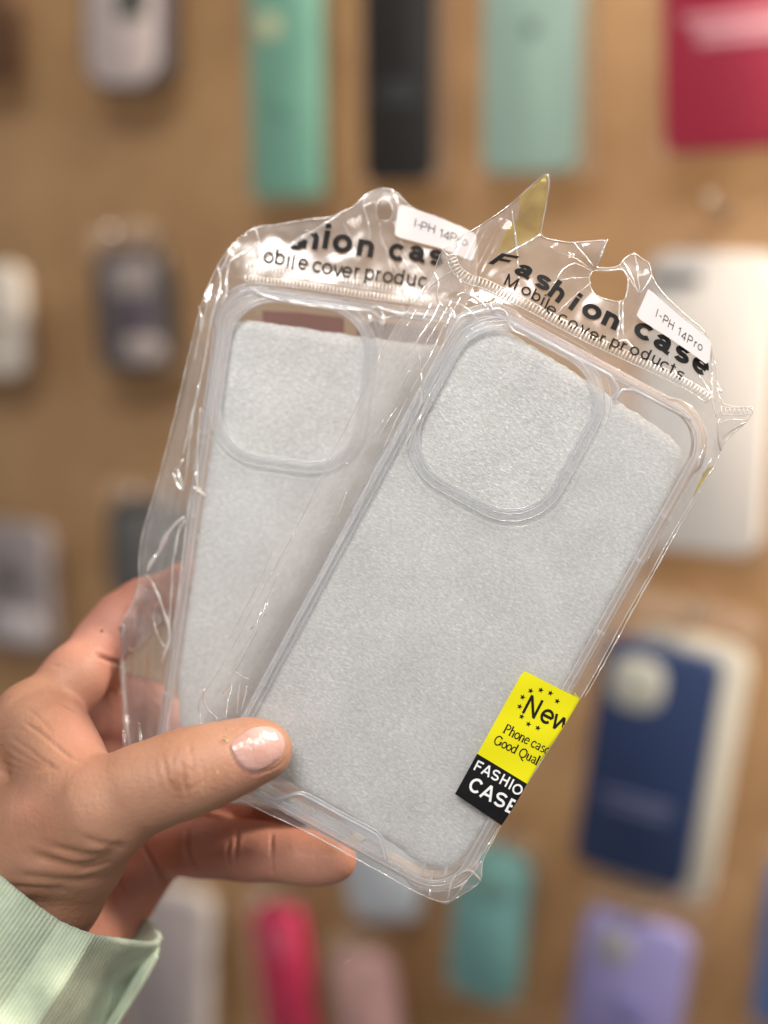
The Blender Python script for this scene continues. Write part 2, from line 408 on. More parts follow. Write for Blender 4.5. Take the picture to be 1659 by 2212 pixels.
def wall_mat():
    m, n, p = nmat('brown_board'); L = n.links
    t = N(n, 'ShaderNodeTexCoord'); mp = N(n, 'ShaderNodeMapping'); mp.inputs['Scale'].default_value = (9, 9, 1.2)
    L.new(t.outputs['Object'], mp.inputs['Vector'])
    z = N(n, 'ShaderNodeTexNoise', Scale=1.6, Detail=6.0, Roughness=.6); L.new(mp.outputs[0], z.inputs['Vector'])
    r = N(n, 'ShaderNodeValToRGB'); e = r.color_ramp.elements
    e[0].position = .3; e[0].color = (.29, .165, .074, 1); e[1].position = .7; e[1].color = (.41, .250, .125, 1)
    L.new(z.outputs['Fac'], r.inputs['Fac']); L.new(r.outputs[0], p.inputs['Base Color'])
    p.inputs['Roughness'].default_value = .55
    return m
M_WALL = wall_mat()

# ================================================================== the wall of the shop
YAW = math.radians(-25)
WM = Matrix.Translation(world_pt(CX, CY, 1010)) @ Matrix.Rotation(YAW, 4, 'Z') @ Matrix.Rotation(math.radians(90), 4, 'X')
# wall frame: x along the wall, y up, z out of the wall towards the viewer
def wall_loc(x, y, z):
    """where the sight line (x, y) meets the plane z mm in front of the wall, in wall mm"""
    o = WM.inverted() @ MC.translation
    d = (WM.inverted() @ world_pt(x, y, 1000)) - o
    s_ = (z * MM - o.z) / d.z
    p = o + d * s_
    return np.array([p.x, p.y]) / MM
mb = MB()
mb.box((0, 0, -9), 3200, 2600, 18)
wall = mb.build('wall', M_WALL, None, WM, smooth=False)
tag(wall, 'brown board wall that the phone cases hang on', 'wall', kind='structure')
# ------------------------------------------------------------------ things hanging on it
def slab(mb, outline, z0, z1, bev=1.6, holes=(), m=0):
    """rounded slab with softened front rim"""
    P = np.array(outline); c = P.mean(0)
    d = P - c; L = np.linalg.norm(d, axis=1, keepdims=True)
    rings = [(0, z0), (0, z1 - bev), (bev * .3, z1 - bev * .3), (bev, z1)]
    v = []; n = len(P)
    for s_, z in rings:
        Q = P - d / L * s_
        v += [(q[0], q[1], z) for q in Q]
    f = []
    for k in range(len(rings) - 1):
        for i in range(n):
            j = (i + 1) % n
            f.append((k * n + i, k * n + j, (k + 1) * n + j, (k + 1) * n + i))
    f.append(tuple(range(n))[::-1])
    if not holes: f.append(tuple((len(rings) - 1) * n + i for i in range(n)))
    mb.add(v, f, m)
bgmats = {}
def cmat(col, rough=.45):
    k = (tuple(col), rough)
    if k not in bgmats: bgmats[k] = simple('case_plastic', col, rough=rough, noise=.06, scale=25)
    return bgmats[k]
def hung(name, label, cat, x0, x1, y0, y1, col, z=45, thick=10, tilt=0, lean=0, rad=11, cut=None, cutcol=(.5, .5, .47), marks=(), bag=(4, 3, 30, 5),
         bagcol=None, hook=True, back=None, shape=None, group='phone cases hanging on the wall', inner=None, rough=.42):
    ym = (y0 + y1) / 2; xm = (x0 + x1) / 2
    a = wall_loc(x0, ym, z); b = wall_loc(x1, ym, z); c = wall_loc(xm, y0, z); d = wall_loc(xm, y1, z)
    W = abs(b[0] - a[0]); H = abs(c[1] - d[1]); ox = (a[0] + b[0]) / 2; oy = (c[1] + d[1]) / 2
    M = WM @ Matrix.Translation((ox * MM, oy * MM, z * MM)) @ Matrix.Rotation(math.radians(tilt), 4, 'Z') @ Matrix.Rotation(math.radians(lean), 4, 'Y')
    root = empty(name, M); tag(root, label, cat, group)
    o = MB(); r = min(rad, W * .4)
    slab(o, rrect(W / 2, H / 2, r), -thick, 0)
    o.build('case_back', cmat(col, rough), root)
    if inner:
        q = MB(); slab(q, rrect(W / 2 - inner[0], H / 2 - inner[0], max(2, r - inner[0])), .1, .8, .3); q.build('insert', cmat(inner[1]), root)
    if cut:
        cx_, cy_, hw, hh = cut
        q = MB(); slab(q, rrect(hw, hh, min(hw, hh) * .75, cx=cx_ * W / 2, cy=cy_ * H / 2), -.5, 1.4, .6); q.build('camera_window', cmat(cutcol), root)
    for (mx_, my_, mw, mh, mc, n_) in marks:
        q = MB()
        for k in range(n_):
            slab(q, rrect(mw * (1 - .12 * k), mh, mh * .8, cx=mx_ * W / 2 + (k % 2) * 1.5, cy=my_ * H / 2 - k * mh * 2.6), .05, .9, .2)
        q.build('print', cmat(mc), root)
    if bag:
        bl, br, bt, bb = bag
        P = [(-W / 2 - bl, -H / 2 - bb), (W / 2 + br, -H / 2 - bb), (W / 2 + br, H / 2 + bt * .75), (W / 2 + br - 8, H / 2 + bt), (-W / 2 - bl + 8, H / 2 + bt), (-W / 2 - bl, H / 2 + bt * .75)]
        P2, F2 = fill_grid(P, [], 6.)
        for side, zz in (('bag_front', 3.0), ('bag_back', -thick - 2)):
            hgt = zz * np.clip(-sd_rrect(P2[:, 0], P2[:, 1] - 0, W / 2 + (bl + br) / 2, H / 2 + bb, 2) / 6 + 0.2, 0, 1) + .8 * crumple(P2[:, 0], P2[:, 1], 5, 22)
            mesh_obj(side, np.column_stack([P2, hgt]) * MM, F2, ((back or BGK) if side == 'bag_back' else bagcol) or M_FILMH, root)
        if hook:
            q = MB(); top = H / 2 + bt - 7
            q.tube([(0, top, -z), (0, top, 12), (0, top + 5, 16)], 2.2, 8); q.build('hook', M_METAL, root)
    return root
TK = (.62, .57, .54)
BGK = film_mat('hanging_bag_back', base=.02, gain=.5, haze=.34, bump=.2, bscale=60, rough=.3, hcol=(.80, .60, .46))
BGB = film_mat('hanging_bag', base=.004, gain=.35, haze=.008, bump=.3, bscale=60, rough=.15, hcol=(.75, .62, .52))
hung('phone_case', 'white and grey case with dark edges hanging at the upper left of the wall', 'phone case', 178, 352, -160, 195, (.045, .045, .06), z=55, thick=16, rad=22, tilt=-2,
     inner=(4, (.48, .40, .38)), marks=((.25, .25, 4, 20, (.10, .12, .11), 1),), bag=None)
hung('phone_case', 'narrow sea green case in a clear sleeve left of the black one', 'phone case', 536, 690, -260, 428, (.19, .41, .31), z=45, rad=5, marks=((-.45, .10, 8, 8, (.50, .48, .30), 1), (-.1, -.38, 9, 10, (.13, .30, .22), 1)), bagcol=BGB, bag=(3, 5, 20, 4))
hung('phone_case', 'black case in a clear bag between the sea green and pale mint cases', 'phone case', 782, 930, -260, 392, (.004, .004, .005), z=45, rad=9, rough=.6, marks=((0, .82, 6, 6, (.5, .45, .42), 1), (.0, -.36, 14, 3, (.035, .040, .040), 2)), bagcol=BGB, bag=(2, 13, 20, 1))
hung('phone_case', 'pale mint green case with a small dark emblem near its top', 'phone case', 1042, 1252, -260, 374, (.36, .50, .42), z=50, rad=11, marks=((.05, .0, 4.2, 4.2, (.13, .19, .16), 1),), bagcol=BGB, bag=(3, 13, 20, 2))
hung('phone_case', 'crimson red case with white lettering at the upper right', 'phone case', 1432, 1780, -330, 320, (.40, .015, .050), z=60, rad=10, tilt=2, marks=((.02, -.10, 34, 2.4, (.66, .30, .34), 3),), bagcol=BGB, bag=(3, 5, 20, 3))
hung('phone_case', 'white boxed case under a steel hook right of the held packages', 'phone case', 1385, 1660, 545, 1195, (.66, .62, .58), z=50, rad=13, tilt=-1, marks=((-.55, .82, 15, 3.4, (.10, .10, .10), 1),), back=BGB, bagcol=BGB, bag=(4, 9, 34, 3))
hung('phone_case', 'navy blue case with a round camera opening in a white bag at the right', 'phone case', 1268, 1520, 1395, 1905, (.013, .028, .085), z=55, rad=10, tilt=-7, cut=(-.34, .66, 17, 17), cutcol=(.40, .39, .34),
     marks=((-.05, -.32, 24, 2.6, (.06, .07, .14), 2),), bagcol=film_mat('white_bag', base=.06, gain=.6, haze=.0, bump=.2, bscale=60, rough=.2), bag=None)
hung('backing_card', 'off white card behind the navy blue case', 'card', 1300, 1585, 1365, 1945, (.55, .52, .44), z=38, thick=3, rad=16, tilt=-7, bag=None, group=None) if False else None
cb = hung('phone_case', 'off white case hanging right behind the navy blue one', 'phone case', 1320, 1578, 1368, 1940, (.56, .53, .45), z=36, thick=6, rad=16, tilt=-7, bagcol=BGB, bag=(2, 3, 24, 3))
hung('phone_case', 'teal case hanging just below the corner of the held package', 'phone case', 975, 1130, 1832, 2165, (.19, .42, .42), z=50, rad=17, tilt=-5, marks=((0, .55, 17, 14, (.20, .40, .37), 1),), bagcol=BGB, bag=(2, 6, 14, 3))
hung('phone_case', 'pale blue white case hanging below the ring finger tip', 'phone case', 735, 890, 1700, 1985, (.55, .60, .66), z=42, rad=15, tilt=9, bagcol=BGB, bag=(3, 4, 20, 3))
hung('phone_case', 'cream white case seen between thumb and finger', 'phone case', 545, 690, 1560, 1835, (.66, .60, .50), z=35, rad=14, tilt=4, bagcol=BGB, bag=(3, 4, 20, 3))
hung('phone_case', 'lavender case with a pale camera opening at the lower right', 'phone case', 1232, 1462, 1985, 2420, (.30, .28, .56), z=55, rad=13, tilt=-6, cut=(-.35, .70, 11, 12), cutcol=(.42, .42, .44),
     marks=((.1, .12, 12, 12, (.27, .26, .56), 1),), bagcol=BGB, bag=(2, 6, 16, 3))
hung('phone_case', 'bright blue case cut off by the right edge of the picture', 'phone case', 1640, 1850, 1880, 2240, (.10, .19, .42), z=45, rad=10, tilt=-4, bagcol=BGB, bag=(3, 4, 20, 3))
hung('phone_case', 'hot pink case hanging below the ring finger', 'phone case', 562, 668, 1965, 2330, (.52, .022, .09), z=45, rad=12, tilt=7, marks=((0, .62, 11, 16, (.66, .10, .20), 1),), bagcol=BGB, bag=(6, 3, 16, 3))
hung('phone_case', 'pale pink case at the bottom right of the hot pink one', 'phone case', 735, 868, 2065, 2420, (.60, .37, .36), z=45, rad=16, tilt=9, bagcol=BGB, bag=(3, 4, 16, 3))
hung('phone_case', 'pale grey case beside the sleeve cuff at the bottom left', 'phone case', 262, 448, 1915, 2380, (.50, .46, .44), z=50, rad=14, tilt=-3, inner=(7, (.34, .30, .31)), bagcol=BGB, bag=(3, 4, 16, 3))
hung('phone_case', 'off white case cut off by the left edge at mid height', 'phone case', -110, 45, 570, 812, (.50, .45, .40), z=50, rad=14, marks=((.4, -.05, 12, 2.5, (.18, .12, .10), 1),), bagcol=BGB, bag=None)
hung('phone_case', 'black edged case with pale front and a purple spot at the left', 'phone case', 205, 352, 535, 805, (.022, .022, .026), z=55, thick=18, rad=16, tilt=3,
     inner=(5, (.11, .09, .10)), marks=((.12, .52, 19, 12, (.34, .29, .27), 1), (.35, -.62, 17, 9, (.44, .37, .35), 1), (.25, -.05, 6, 6, (.05, .02, .09), 1)), bag=(0, 0, 16, 0), bagcol=BGB)
hung('phone_case', 'grey and white case in the lower left corner above the wrist', 'phone case', -70, 104, 1130, 1395, (.20, .175, .18), z=50, rad=12, marks=((.2, -.66, 25, 13, (.42, .38, .39), 1), (.1, .15, 12, 12, (.10, .085, .09), 1)), bag=None)
hung('phone_case', 'charcoal grey case seen behind the film of the held bag', 'phone case', 232, 405, 1085, 1300, (.045, .047, .05), z=45, rad=14, inner=(8, (.12, .12, .12)), bagcol=BGB, bag=(0, 0, 14, 0))
hung('phone_case', 'dark brown case cut off by the upper left corner', 'phone case', -140, 22, -60, 175, (.10, .045, .02), z=45, rad=10, bag=None)

# ================================================================== clear phone case (built once, copied)
def outline_case(hw, hh, r, n=12, bulge=.9):
    pts = []; out = []
    for qx, qy, a0 in ((1, 1, 0), (-1, 1, 90), (-1, -1, 180), (1, -1, 270)):
        for k in range(n + 1):
            a = math.radians(a0 + 90 * k / n)
            pts.append((qx * (hw - r) + r * math.cos(a), qy * (hh - r) + r * math.sin(a)))
    P = resample(pts, 1.2, True)
    P = np.array(P)
    c = sd_rrect(P[:, 0], P[:, 1], hw, hh, r)
    nx = np.roll(P, -1, 0) - np.roll(P, 1, 0); nrm = np.stack([nx[:, 1], -nx[:, 0]], 1); nrm /= np.linalg.norm(nrm, axis=1, keepdims=True)
    # corner air cushions stand a little proud
    dc = np.hypot(np.abs(P[:, 0]) - hw + r, np.abs(P[:, 1]) - hh + r)
    cor = (np.abs(P[:, 0]) > hw - r - 2) & (np.abs(P[:, 1]) > hh - r - 2)
    b = cor.astype(float); b = (np.roll(b, 1) + b * 2 + np.roll(b, -1)) / 4
    return P, nrm, b * bulge
def sweep(P, nrm, off, prof):
    n = len(P); m = len(prof); v = []; f = []
    for i in range(n):
        for (s_, z) in prof:
            e = s_ + off[i] * (1 if s_ > -1.2 else .0)
            v.append((P[i][0] + nrm[i][0] * e, P[i][1] + nrm[i][1] * e, z))
    for i in range(n):
        j = (i + 1) % n
        for k in range(m):
            l = (k + 1) % m
            f.append((i * m + k, j * m + k, j * m + l, i * m + l))
    return v, f
CUT = rrect(19.3, 21.8, 12.5, 12, cx=-13.3, cy=48.8)
def build_case():
    root = empty('phone_case', FR.M)
    P, nrm, off = outline_case(37.6, 74.6, 12)
    prof = [(-2.7, -.1), (-2.4, .45), (-1.7, .7), (-.9, .55), (-.3, .0), (0, -1.1), (.0, -4.3), (-.35, -4.7), (-.35, -5.4), (0, -5.8), (0, -9.0), (-.4, -9.9), (-1.2, -10.2), (-2.0, -10.0), (-2.1, -9.0), (-1.5, -8.4), (-1.5, -2.4), (-2.0, -1.7), (-2.7, -1.3)]
    o = MB(); o.add(*sweep(P, nrm, off, prof))
    def glint_bead(P, nrm, off, s_, z, r):
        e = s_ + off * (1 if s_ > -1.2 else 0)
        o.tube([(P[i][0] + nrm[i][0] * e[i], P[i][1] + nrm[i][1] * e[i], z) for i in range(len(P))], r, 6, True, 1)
    for s_, z, r in ((.02, -.9, .15), (-1.25, .66, .13), (-2.6, .15, .14), (.02, -9.2, .16), (-2.0, -9.6, .12)): glint_bead(P, nrm, off, s_, z, r)  # pale tubes added as painted highlights along the rim
    o.build('bumper_frame', None, root, mats=[M_TPU, M_EDGE_GLINT])
    # back panel with camera opening
    inn = rrect(34.85, 71.85, 9.4, 12)
    V, F = fill_grid(inn, [rrect(19.6, 22.1, 12.8, 12, cx=-13.3, cy=48.8)], 7.)
    o = MB(); nV = len(V)
    o.add([(a, b, 0) for a, b in V], F); o.build('back_panel', M_PANEL, root)
    # raised ring round the camera opening
    C = np.array(resample(CUT, 1.0, True)); nx = np.roll(C, -1, 0) - np.roll(C, 1, 0)
    cn = np.stack([nx[:, 1], -nx[:, 0]], 1); cn /= np.linalg.norm(cn, axis=1, keepdims=True)
    prof = [(0, -1.0), (0, .7), (.35, 1.25), (1.0, 1.35), (1.6, .9), (2.4, .62), (3.1, .45), (3.5, .1), (3.5, -.9)]
    o = MB(); o.add(*sweep(C, cn, np.zeros(len(C)), prof)); zz = np.zeros(len(C))
    for s_, z, r in ((.08, .75, .14), (1.3, 1.25, .10), (3.3, .35, .13), (5.0, .02, .08)): glint_bead(C, cn, zz, s_, z, r)  # pale tubes again paint the ring's edge highlights
    o.build('camera_ring', None, root, mats=[M_TPUR, M_EDGE_GLINT])
    # side buttons and slot ends
    for (x, y0, y1) in ((38.0, 33, 46), (-38.0, 7, 15), (-38.0, 19, 27)):
        o = MB(); q = rrect(.55, (y1 - y0) / 2, .5, 4, cx=x + math.copysign(.15, x), cy=(y0 + y1) / 2)
        slab(o, q, -6.5, -3.2, .3); o.build('side_button', M_TPU, root)
    for (x, y) in ((36.5, 46.4), (36.5, 32.8), (36.7, 10.5), (-36.8, 6.6), (-36.8, 28), (-36.8, 31), (-37, -46)):
        o = MB(); o.box((x, y, -1.2), 2.2, 1.0, 2.0); o.build('slot_end', M_PORT, root, smooth=False)
    for x in (-24, -18.2, -14, -3, 1.6, 10.0, 20):
        o = MB(); o.box((x, -73.6, -1.6), .9, 2.4, 2.4); o.build('rib', M_PORT, root, smooth=False)
    for (x, y) in ((26, -69.2), (31.5, -66.6), (29, -71)):
        o = MB(); o.box((x, y, -1.4), .8, 3.4, 1.6, .3); o.build('rib', M_PORT, root, smooth=False)
    # charging port lip and speaker slots
    pl = [FR.loc(x, y) for x, y in ((548, 1716), (564, 1722), (582, 1731), (596, 1729), (632, 1716), (648, 1714), (662, 1719), (740, 1763), (806, 1797), (819, 1808), (826, 1830), (833, 1860))]
    o = MB()
    Q = resample(smoothpoly(pl, 2), 1.0)
    o.tube([(a, b, .35) for a, b in Q], .42, 8); o.tube([(a + .3, b + .8, .2) for a, b in Q], .25, 6); o.build('port_lip', M_EDGE_GLINT, root)
    for a, b in (((600, 1735), (648, 1758)), ((676, 1763), (757, 1812)), ((782, 1822), (826, 1852))):
        p = FR.loc(*a); q = FR.loc(*b); c = (p + q) / 2; L = np.linalg.norm(q - p)
        an = math.atan2(q[1] - p[1], q[0] - p[0])
        R = rrect(L / 2, 1.5, 1.4, 6); R = [(c[0] + x * math.cos(an) - y * math.sin(an), c[1] + x * math.sin(an) + y * math.cos(an)) for x, y in R]
        o = MB(); slab(o, R, -3.4, -2.6, .3); o.build('speaker_slot', M_PORT, root)
        o = MB(); o.tube([(x, y, -2.4) for x, y in R], .2, 5, True); o.build('slot_rim', M_EDGE_GLINT, root)
    # divider between camera and side wall at the top
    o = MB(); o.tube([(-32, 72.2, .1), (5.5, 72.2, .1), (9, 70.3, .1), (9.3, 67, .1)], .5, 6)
    o.tube([(9.6, 67, .1), (10.2, 70.6, .1), (13, 71.9, .1), (30, 71.9, .1)], .4, 6); o.build('top_lip', M_EDGE_GLINT, root)
    return root
def copy_tree(root, M):
    r = root.copy(); COL.objects.link(r); r.matrix_world = M
    for ch in list(root.children):
        c = ch.copy(); COL.objects.link(c); c.parent = r
    return r
case_r = build_case()
case_l = copy_tree(case_r, FL.M)
tag(case_r, 'clear airbag corner phone case, tilted the more, in the front bag with the yellow sticker', 'phone case', 'clear phone cases in the held bags')
tag(case_l, 'clear airbag corner phone case, nearly upright, in the rear left bag', 'phone case', 'clear phone cases in the held bags')

# ------------------------------------------------------------------ foam sheets
def foam(fr, pts, label, seed):
    rs = np.random.RandomState(seed)
    P = np.array(resample(smoothpoly(pts, 2, True), .45, True))
    P += rs.uniform(-.16, .16, P.shape) + .22 * np.stack([snoise(P[:, 0], P[:, 1], 5, seed), snoise(P[:, 0], P[:, 1], 6, seed + 1)], 1)
    V, F = fill_grid([tuple(p) for p in P], [], 1.6, seed)
    dd = dist_poly([tuple(p) for p in P[::3]], V[:, 0], V[:, 1])
    z = -1.5 - 1.0 * np.exp(-(dd / 1.0) ** 2) + .25 * snoise(V[:, 0], V[:, 1], 30, seed + 3)
    n = len(V); vv = np.vstack([np.column_stack([V, z]), np.column_stack([V, np.full(n, -4.0)])])
    ed = {}
    for f in F:
        for a, b in ((f[0], f[1]), (f[1], f[2]), (f[2], f[0])): ed[(a, b)] = 1
    side = [(b, a, a + n, b + n) for (a, b) in ed if (b, a) not in ed]
    o = mesh_obj('foam_sheet', vv * MM, [tuple(f) for f in F] + [tuple(np.array(f[::-1]) + n) for f in F] + side, M_FOAM, None, fr.M)
    tag(o, label, 'foam sheet', 'foam sheets inside the clear cases')
foam(FR, [(-35.1, 66), (-33, 70.2), (-20, 69.8), (-6, 68.9), (10, 67.6), (24, 66.4), (33, 64.5), (35.1, 55), (35.1, 20), (35.1, -30), (35.1, -56), (33.5, -66), (27, -70), (20, -68.5), (0, -67.3), (-20, -66.8), (-33, -66.6), (-35.1, -62), (-35.1, 0)],
     'white fibrous foam sheet inside the front case behind the yellow sticker', 3)
foam(FL, [(-33.8, 60), (-32.6, 64.2), (-20, 64.6), (0, 64.5), (20, 65), (33, 65.4), (35, 60), (35, 0), (35, -66), (0, -67), (-34.2, -66), (-34.3, 0)],
     'white fibrous foam sheet inside the rear left case', 8)

# ================================================================== text
def sans(ch, w):
    """plain grotesque letters built from strokes of width w; baseline 0, x-height .53, capitals .73"""
    h = w / 2; xh = .53; cp = .73
    def arc(cx_, cy_, rx, ry, a0, a1, n=0):
        n = n or max(5, int(abs(a1 - a0) / 15))
        return [(cx_ + rx * math.cos(math.radians(a0 + (a1 - a0) * k / n)), cy_ + ry * math.sin(math.radians(a0 + (a1 - a0) * k / n))) for k in range(n + 1)]
    def s_(bot, top, wid):
        ry = (top - bot - 2 * h) / 4; rx = wid / 2 - h; cx_ = wid / 2
        return [arc(cx_, top - h - ry, rx, ry, 28, 270) + arc(cx_, bot + h + ry, rx, ry, 90, -152)[1:]]
    e = w * .0
    rO = .265 - h; oy = xh / 2; ry = xh / 2 - h + .008
    D = {
        'o': lambda: [arc(.27, oy, rO, ry, 0, 360, 28)],
        'c': lambda: [arc(.27, oy, rO, ry, 42, 318, 22)],
        'e': lambda: [[(.27 + rO, oy - .0), (.27 - rO, oy)], arc(.27, oy, rO, ry, 0, 318, 24)],
        'a': lambda: [arc(.25, xh - h - .13 + .0, .215 - h, .13, 165, 0) + [(.465 - h, .06), (.50, .0 + h * .6)], arc(.235, .155 + h * .25, .205 - h, .165 - h * .9, 0, 360, 20)],
        's': lambda: s_(0, xh, .46), 'S': lambda: s_(0, cp, .60),
        'h': lambda: [[(.05 + h, 0), (.05 + h, cp)], arc(.275, xh - .22, .225 - h, .22 - h, 175, 0) + [(.50 - h, 0)]],
        'n': lambda: [[(.05 + h, 0), (.05 + h, xh)], arc(.275, xh - .22, .225 - h, .22 - h, 175, 0) + [(.50 - h, 0)]],
        'u': lambda: [[(.50 - h, 0), (.50 - h, xh)], [(.05 + h, xh)] + arc(.275, .22, .225 - h, .22 - h, 180, 355)],
        'r': lambda: [[(.05 + h, 0), (.05 + h, xh)], arc(.27, xh - .22, .22 - h, .22 - h, 175, 80)],
        'i': lambda: [[(.05 + h, 0), (.05 + h, xh)], [(.05 + h, cp - w * .95), (.05 + h, cp)]],
        'l': lambda: [[(.05 + h, 0), (.05 + h, cp)]], 'I': lambda: [[(.05 + h, 0), (.05 + h, cp)]],
        't': lambda: [[(.16, xh + .14), (.16, .12)] + arc(.16 + .10, .10 + h * .2, .10, .10 - h * .5, 180, 275), [(.02, xh - h * .8), (.31, xh - h * .8)]],
        'v': lambda: [[(h * .8, xh), (.25, .02)], [(.50 - h * .8, xh), (.25, .02)]],
        'w': lambda: [[(h * .8, xh), (.20, .02)], [(.38, xh), (.20, .02)], [(.38, xh), (.56, .02)], [(.76 - h * .8, xh), (.56, .02)]],
        'b': lambda: [[(.05 + h, 0), (.05 + h, cp)], arc(.29, oy, .24 - h, ry, 0, 360, 24)],
        'd': lambda: [[(.51 - h, 0), (.51 - h, cp)], arc(.27, oy, .24 - h, ry, 0, 360, 24)],
        'p': lambda: [[(.05 + h, -.20), (.05 + h, xh)], arc(.29, oy, .24 - h, ry, 0, 360, 24)],
        'F': lambda: [[(.06 + h, 0), (.06 + h, cp)], [(.06, cp - h), (.56, cp - h)], [(.06, .36), (.50, .36)]],
        'E': lambda: [[(.06 + h, 0), (.06 + h, cp)], [(.06, cp - h), (.58, cp - h)], [(.06, .37), (.55, .37)], [(.06, h), (.60, h)]],
        'P': lambda: [[(.06 + h, 0), (.06 + h, cp)], [(.06, cp - h), (.36, cp - h)] + arc(.36, cp - h - (.20 - h * .4), .22 - h * .5, .20 - h * .4, 90, -90) + [(.06, cp - h - 2 * (.20 - h * .4))]],
        'H': lambda: [[(.06 + h, 0), (.06 + h, cp)], [(.62 - h, 0), (.62 - h, cp)], [(.06, .38), (.62, .38)]],
        'N': lambda: [[(.06 + h, 0), (.06 + h, cp)], [(.62 - h, 0), (.62 - h, cp)], [(.06 + h, cp - h * .3), (.62 - h, h * .3)]],
        'M': lambda: [[(.06 + h, 0), (.06 + h, cp)], [(.74 - h, 0), (.74 - h, cp)], [(.06 + h, cp - h * .3), (.40, .02)], [(.74 - h, cp - h * .3), (.40, .02)]],
        'A': lambda: [[(h * .9, 0), (.34, cp)], [(.68 - h * .9, 0), (.34, cp)], [(.15, .23), (.53, .23)]],
        'C': lambda: [arc(.36, cp / 2, .33 - h, cp / 2 - h, 38, 322, 24)],
        'O': lambda: [arc(.38, cp / 2, .36 - h, cp / 2 - h, 0, 360, 30)],
        '-': lambda: [[(.04, .27), (.28, .27)]],
        '1': lambda: [[(.28, 0), (.28, cp)], [(.28, cp - h), (.10, cp - .16)]],
        '4': lambda: [[(.40, 0), (.40, cp)], [(.40, cp - h * .4), (.05, .22)], [(.03, .20), (.52, .20)]],
    }[ch]()
    V = []; F = []
    for pts in D:
        if len(pts) == 2:
            a, b = np.array(pts[0]), np.array(pts[1]); k = 6; pts = [tuple(a + (b - a) * i / k) for i in range(k + 1)]
        else:
            q = [pts[0]]
            for p in pts[1:]:
                L = math.hypot(p[0] - q[-1][0], p[1] - q[-1][1]); k = max(1, int(L / .12)); a0 = np.array(q[-1]); b0 = np.array(p)
                q += [tuple(a0 + (b0 - a0) * i / k) for i in range(1, k + 1)]
            pts = q
        P = [np.array(p, float) for p in pts]; closed = len(P) > 12 and np.linalg.norm(P[0] - P[-1]) < 1e-6
        b = len(V)
        for i, p in enumerate(P):
            a = P[i - 1] if i else (P[-2] if closed else P[0]); c = P[i + 1] if i < len(P) - 1 else (P[1] if closed else P[-1])
            d = (c - a) / (np.linalg.norm(c - a) + 1e-9); q = np.array([-d[1], d[0]]) * h
            V += [tuple(p + q), tuple(p), tuple(p - q)]
        for i in range(len(P) - 1):
            for k in (0, 1): F.append((b + 3 * i + k, b + 3 * i + k + 1, b + 3 * i + k + 4, b + 3 * i + k + 3))
    return np.array(V), F
GC = {}
def G(ch, bold):
    if (ch, bold) not in GC: GC[(ch, bold)] = sans(ch, bold)
    return GC[(ch, bold)]
def put_glyphs(items, bold, frame, zf, zpl=0.0, clip=None):
    """items: (char, cx, cy, X, Y) layout-unit centre and axes per em; returns MB in frame mm"""
    o = MB()
    for ch, cx_, cy_, X, Y in items:
        V, F = G(ch, bold)
        if len(V) == 0: continue
        # vertical centre is measured on the glyph's own box
        c = (V.min(0) + V.max(0)) / 2
        px = cx_ + (V[:, 0] - c[0]) * X[0] + (V[:, 1] - c[1]) * Y[0]
        py = cy_ + (V[:, 0] - c[0]) * X[1] + (V[:, 1] - c[1]) * Y[1]
        FF = F
        if clip is not None:
            k = clip(px, py); FF = [f for f in F if all(k[i] for i in f)]
        Q = np.array([frame.loc(a, b, zpl) for a, b in zip(px, py)])
        o.add(np.column_stack([Q, zf(Q[:, 0], Q[:, 1])]), FF)
    return o

# ================================================================== the two bags
def to_loc(fr, pts, z=0.0): return [tuple(fr.loc(x, y, z)) for x, y in pts]
R_OUT = [(881, 669), (910, 628), (936, 587), (955, 539), (995, 512), (1040, 484), (1087, 454), (1135, 415), (1181, 375), (1184, 405), (1180, 436), (1174, 472), (1167, 507), (1180, 515), (1212, 521),
         (1241, 524), (1275, 521), (1313, 516), (1300, 545), (1284, 577), (1310, 579), (1340, 574), (1347, 559), (1371, 543), (1387, 558), (1404, 567), (1408, 594), (1429, 632), (1480, 680), (1524, 716), (1536, 740),
         (1548, 796), (1551, 870), (1590, 880), (1631, 882), (1613, 912), (1579, 939), (1560, 960), (1544, 1005), (1527, 1027), (1501, 1069), (1442, 1167), (1398, 1249), (1350, 1329), (1300, 1426), (1252, 1508),
         (1170, 1640), (1083, 1777), (1061, 1818), (1041, 1854), (1040, 1901), (1005, 1925), (965, 1948), (925, 1934), (889, 1918), (823, 1880), (690, 1806), (545, 1737), (480, 1705), (440, 1620), (430, 1555), (422, 1521), (473, 1449),
         (506, 1391), (566, 1271), (608, 1199), (662, 1097), (709, 992), (752, 912), (786, 841), (842, 719)]
R_HOLE = [(1152.1 + a / 3.36, 438.9 + b / 3.36) for a, b in ((437, 482), (405, 530), (410, 600), (440, 655), (500, 695), (620, 720), (668, 700), (690, 600), (690, 520), (650, 472), (560, 488))]
L_OUT = [(250, 1356), (275, 1325), (300, 1262), (296, 1215), (305, 1150), (325, 1090), (345, 1020), (372, 920), (388, 850), (410, 750), (440, 645), (470, 572), (505, 525), (549, 489), (600, 484), (660, 474), (715, 470), (738, 458), (760, 450), (790, 420),
         (820, 405), (846, 408), (868, 424), (884, 448), (950, 470), (1010, 497), (1030, 512), (1030, 600), (1010, 640), (980, 720), (960, 900), (940, 1400), (900, 1775), (700, 1745), (560, 1730), (420, 1720), (268, 1690), (270, 1645), (262, 1500), (255, 1430)]
L_HOLE = [(816, 432), (832, 428), (843, 438), (850, 452), (844, 475), (828, 478), (814, 475), (812, 450)]
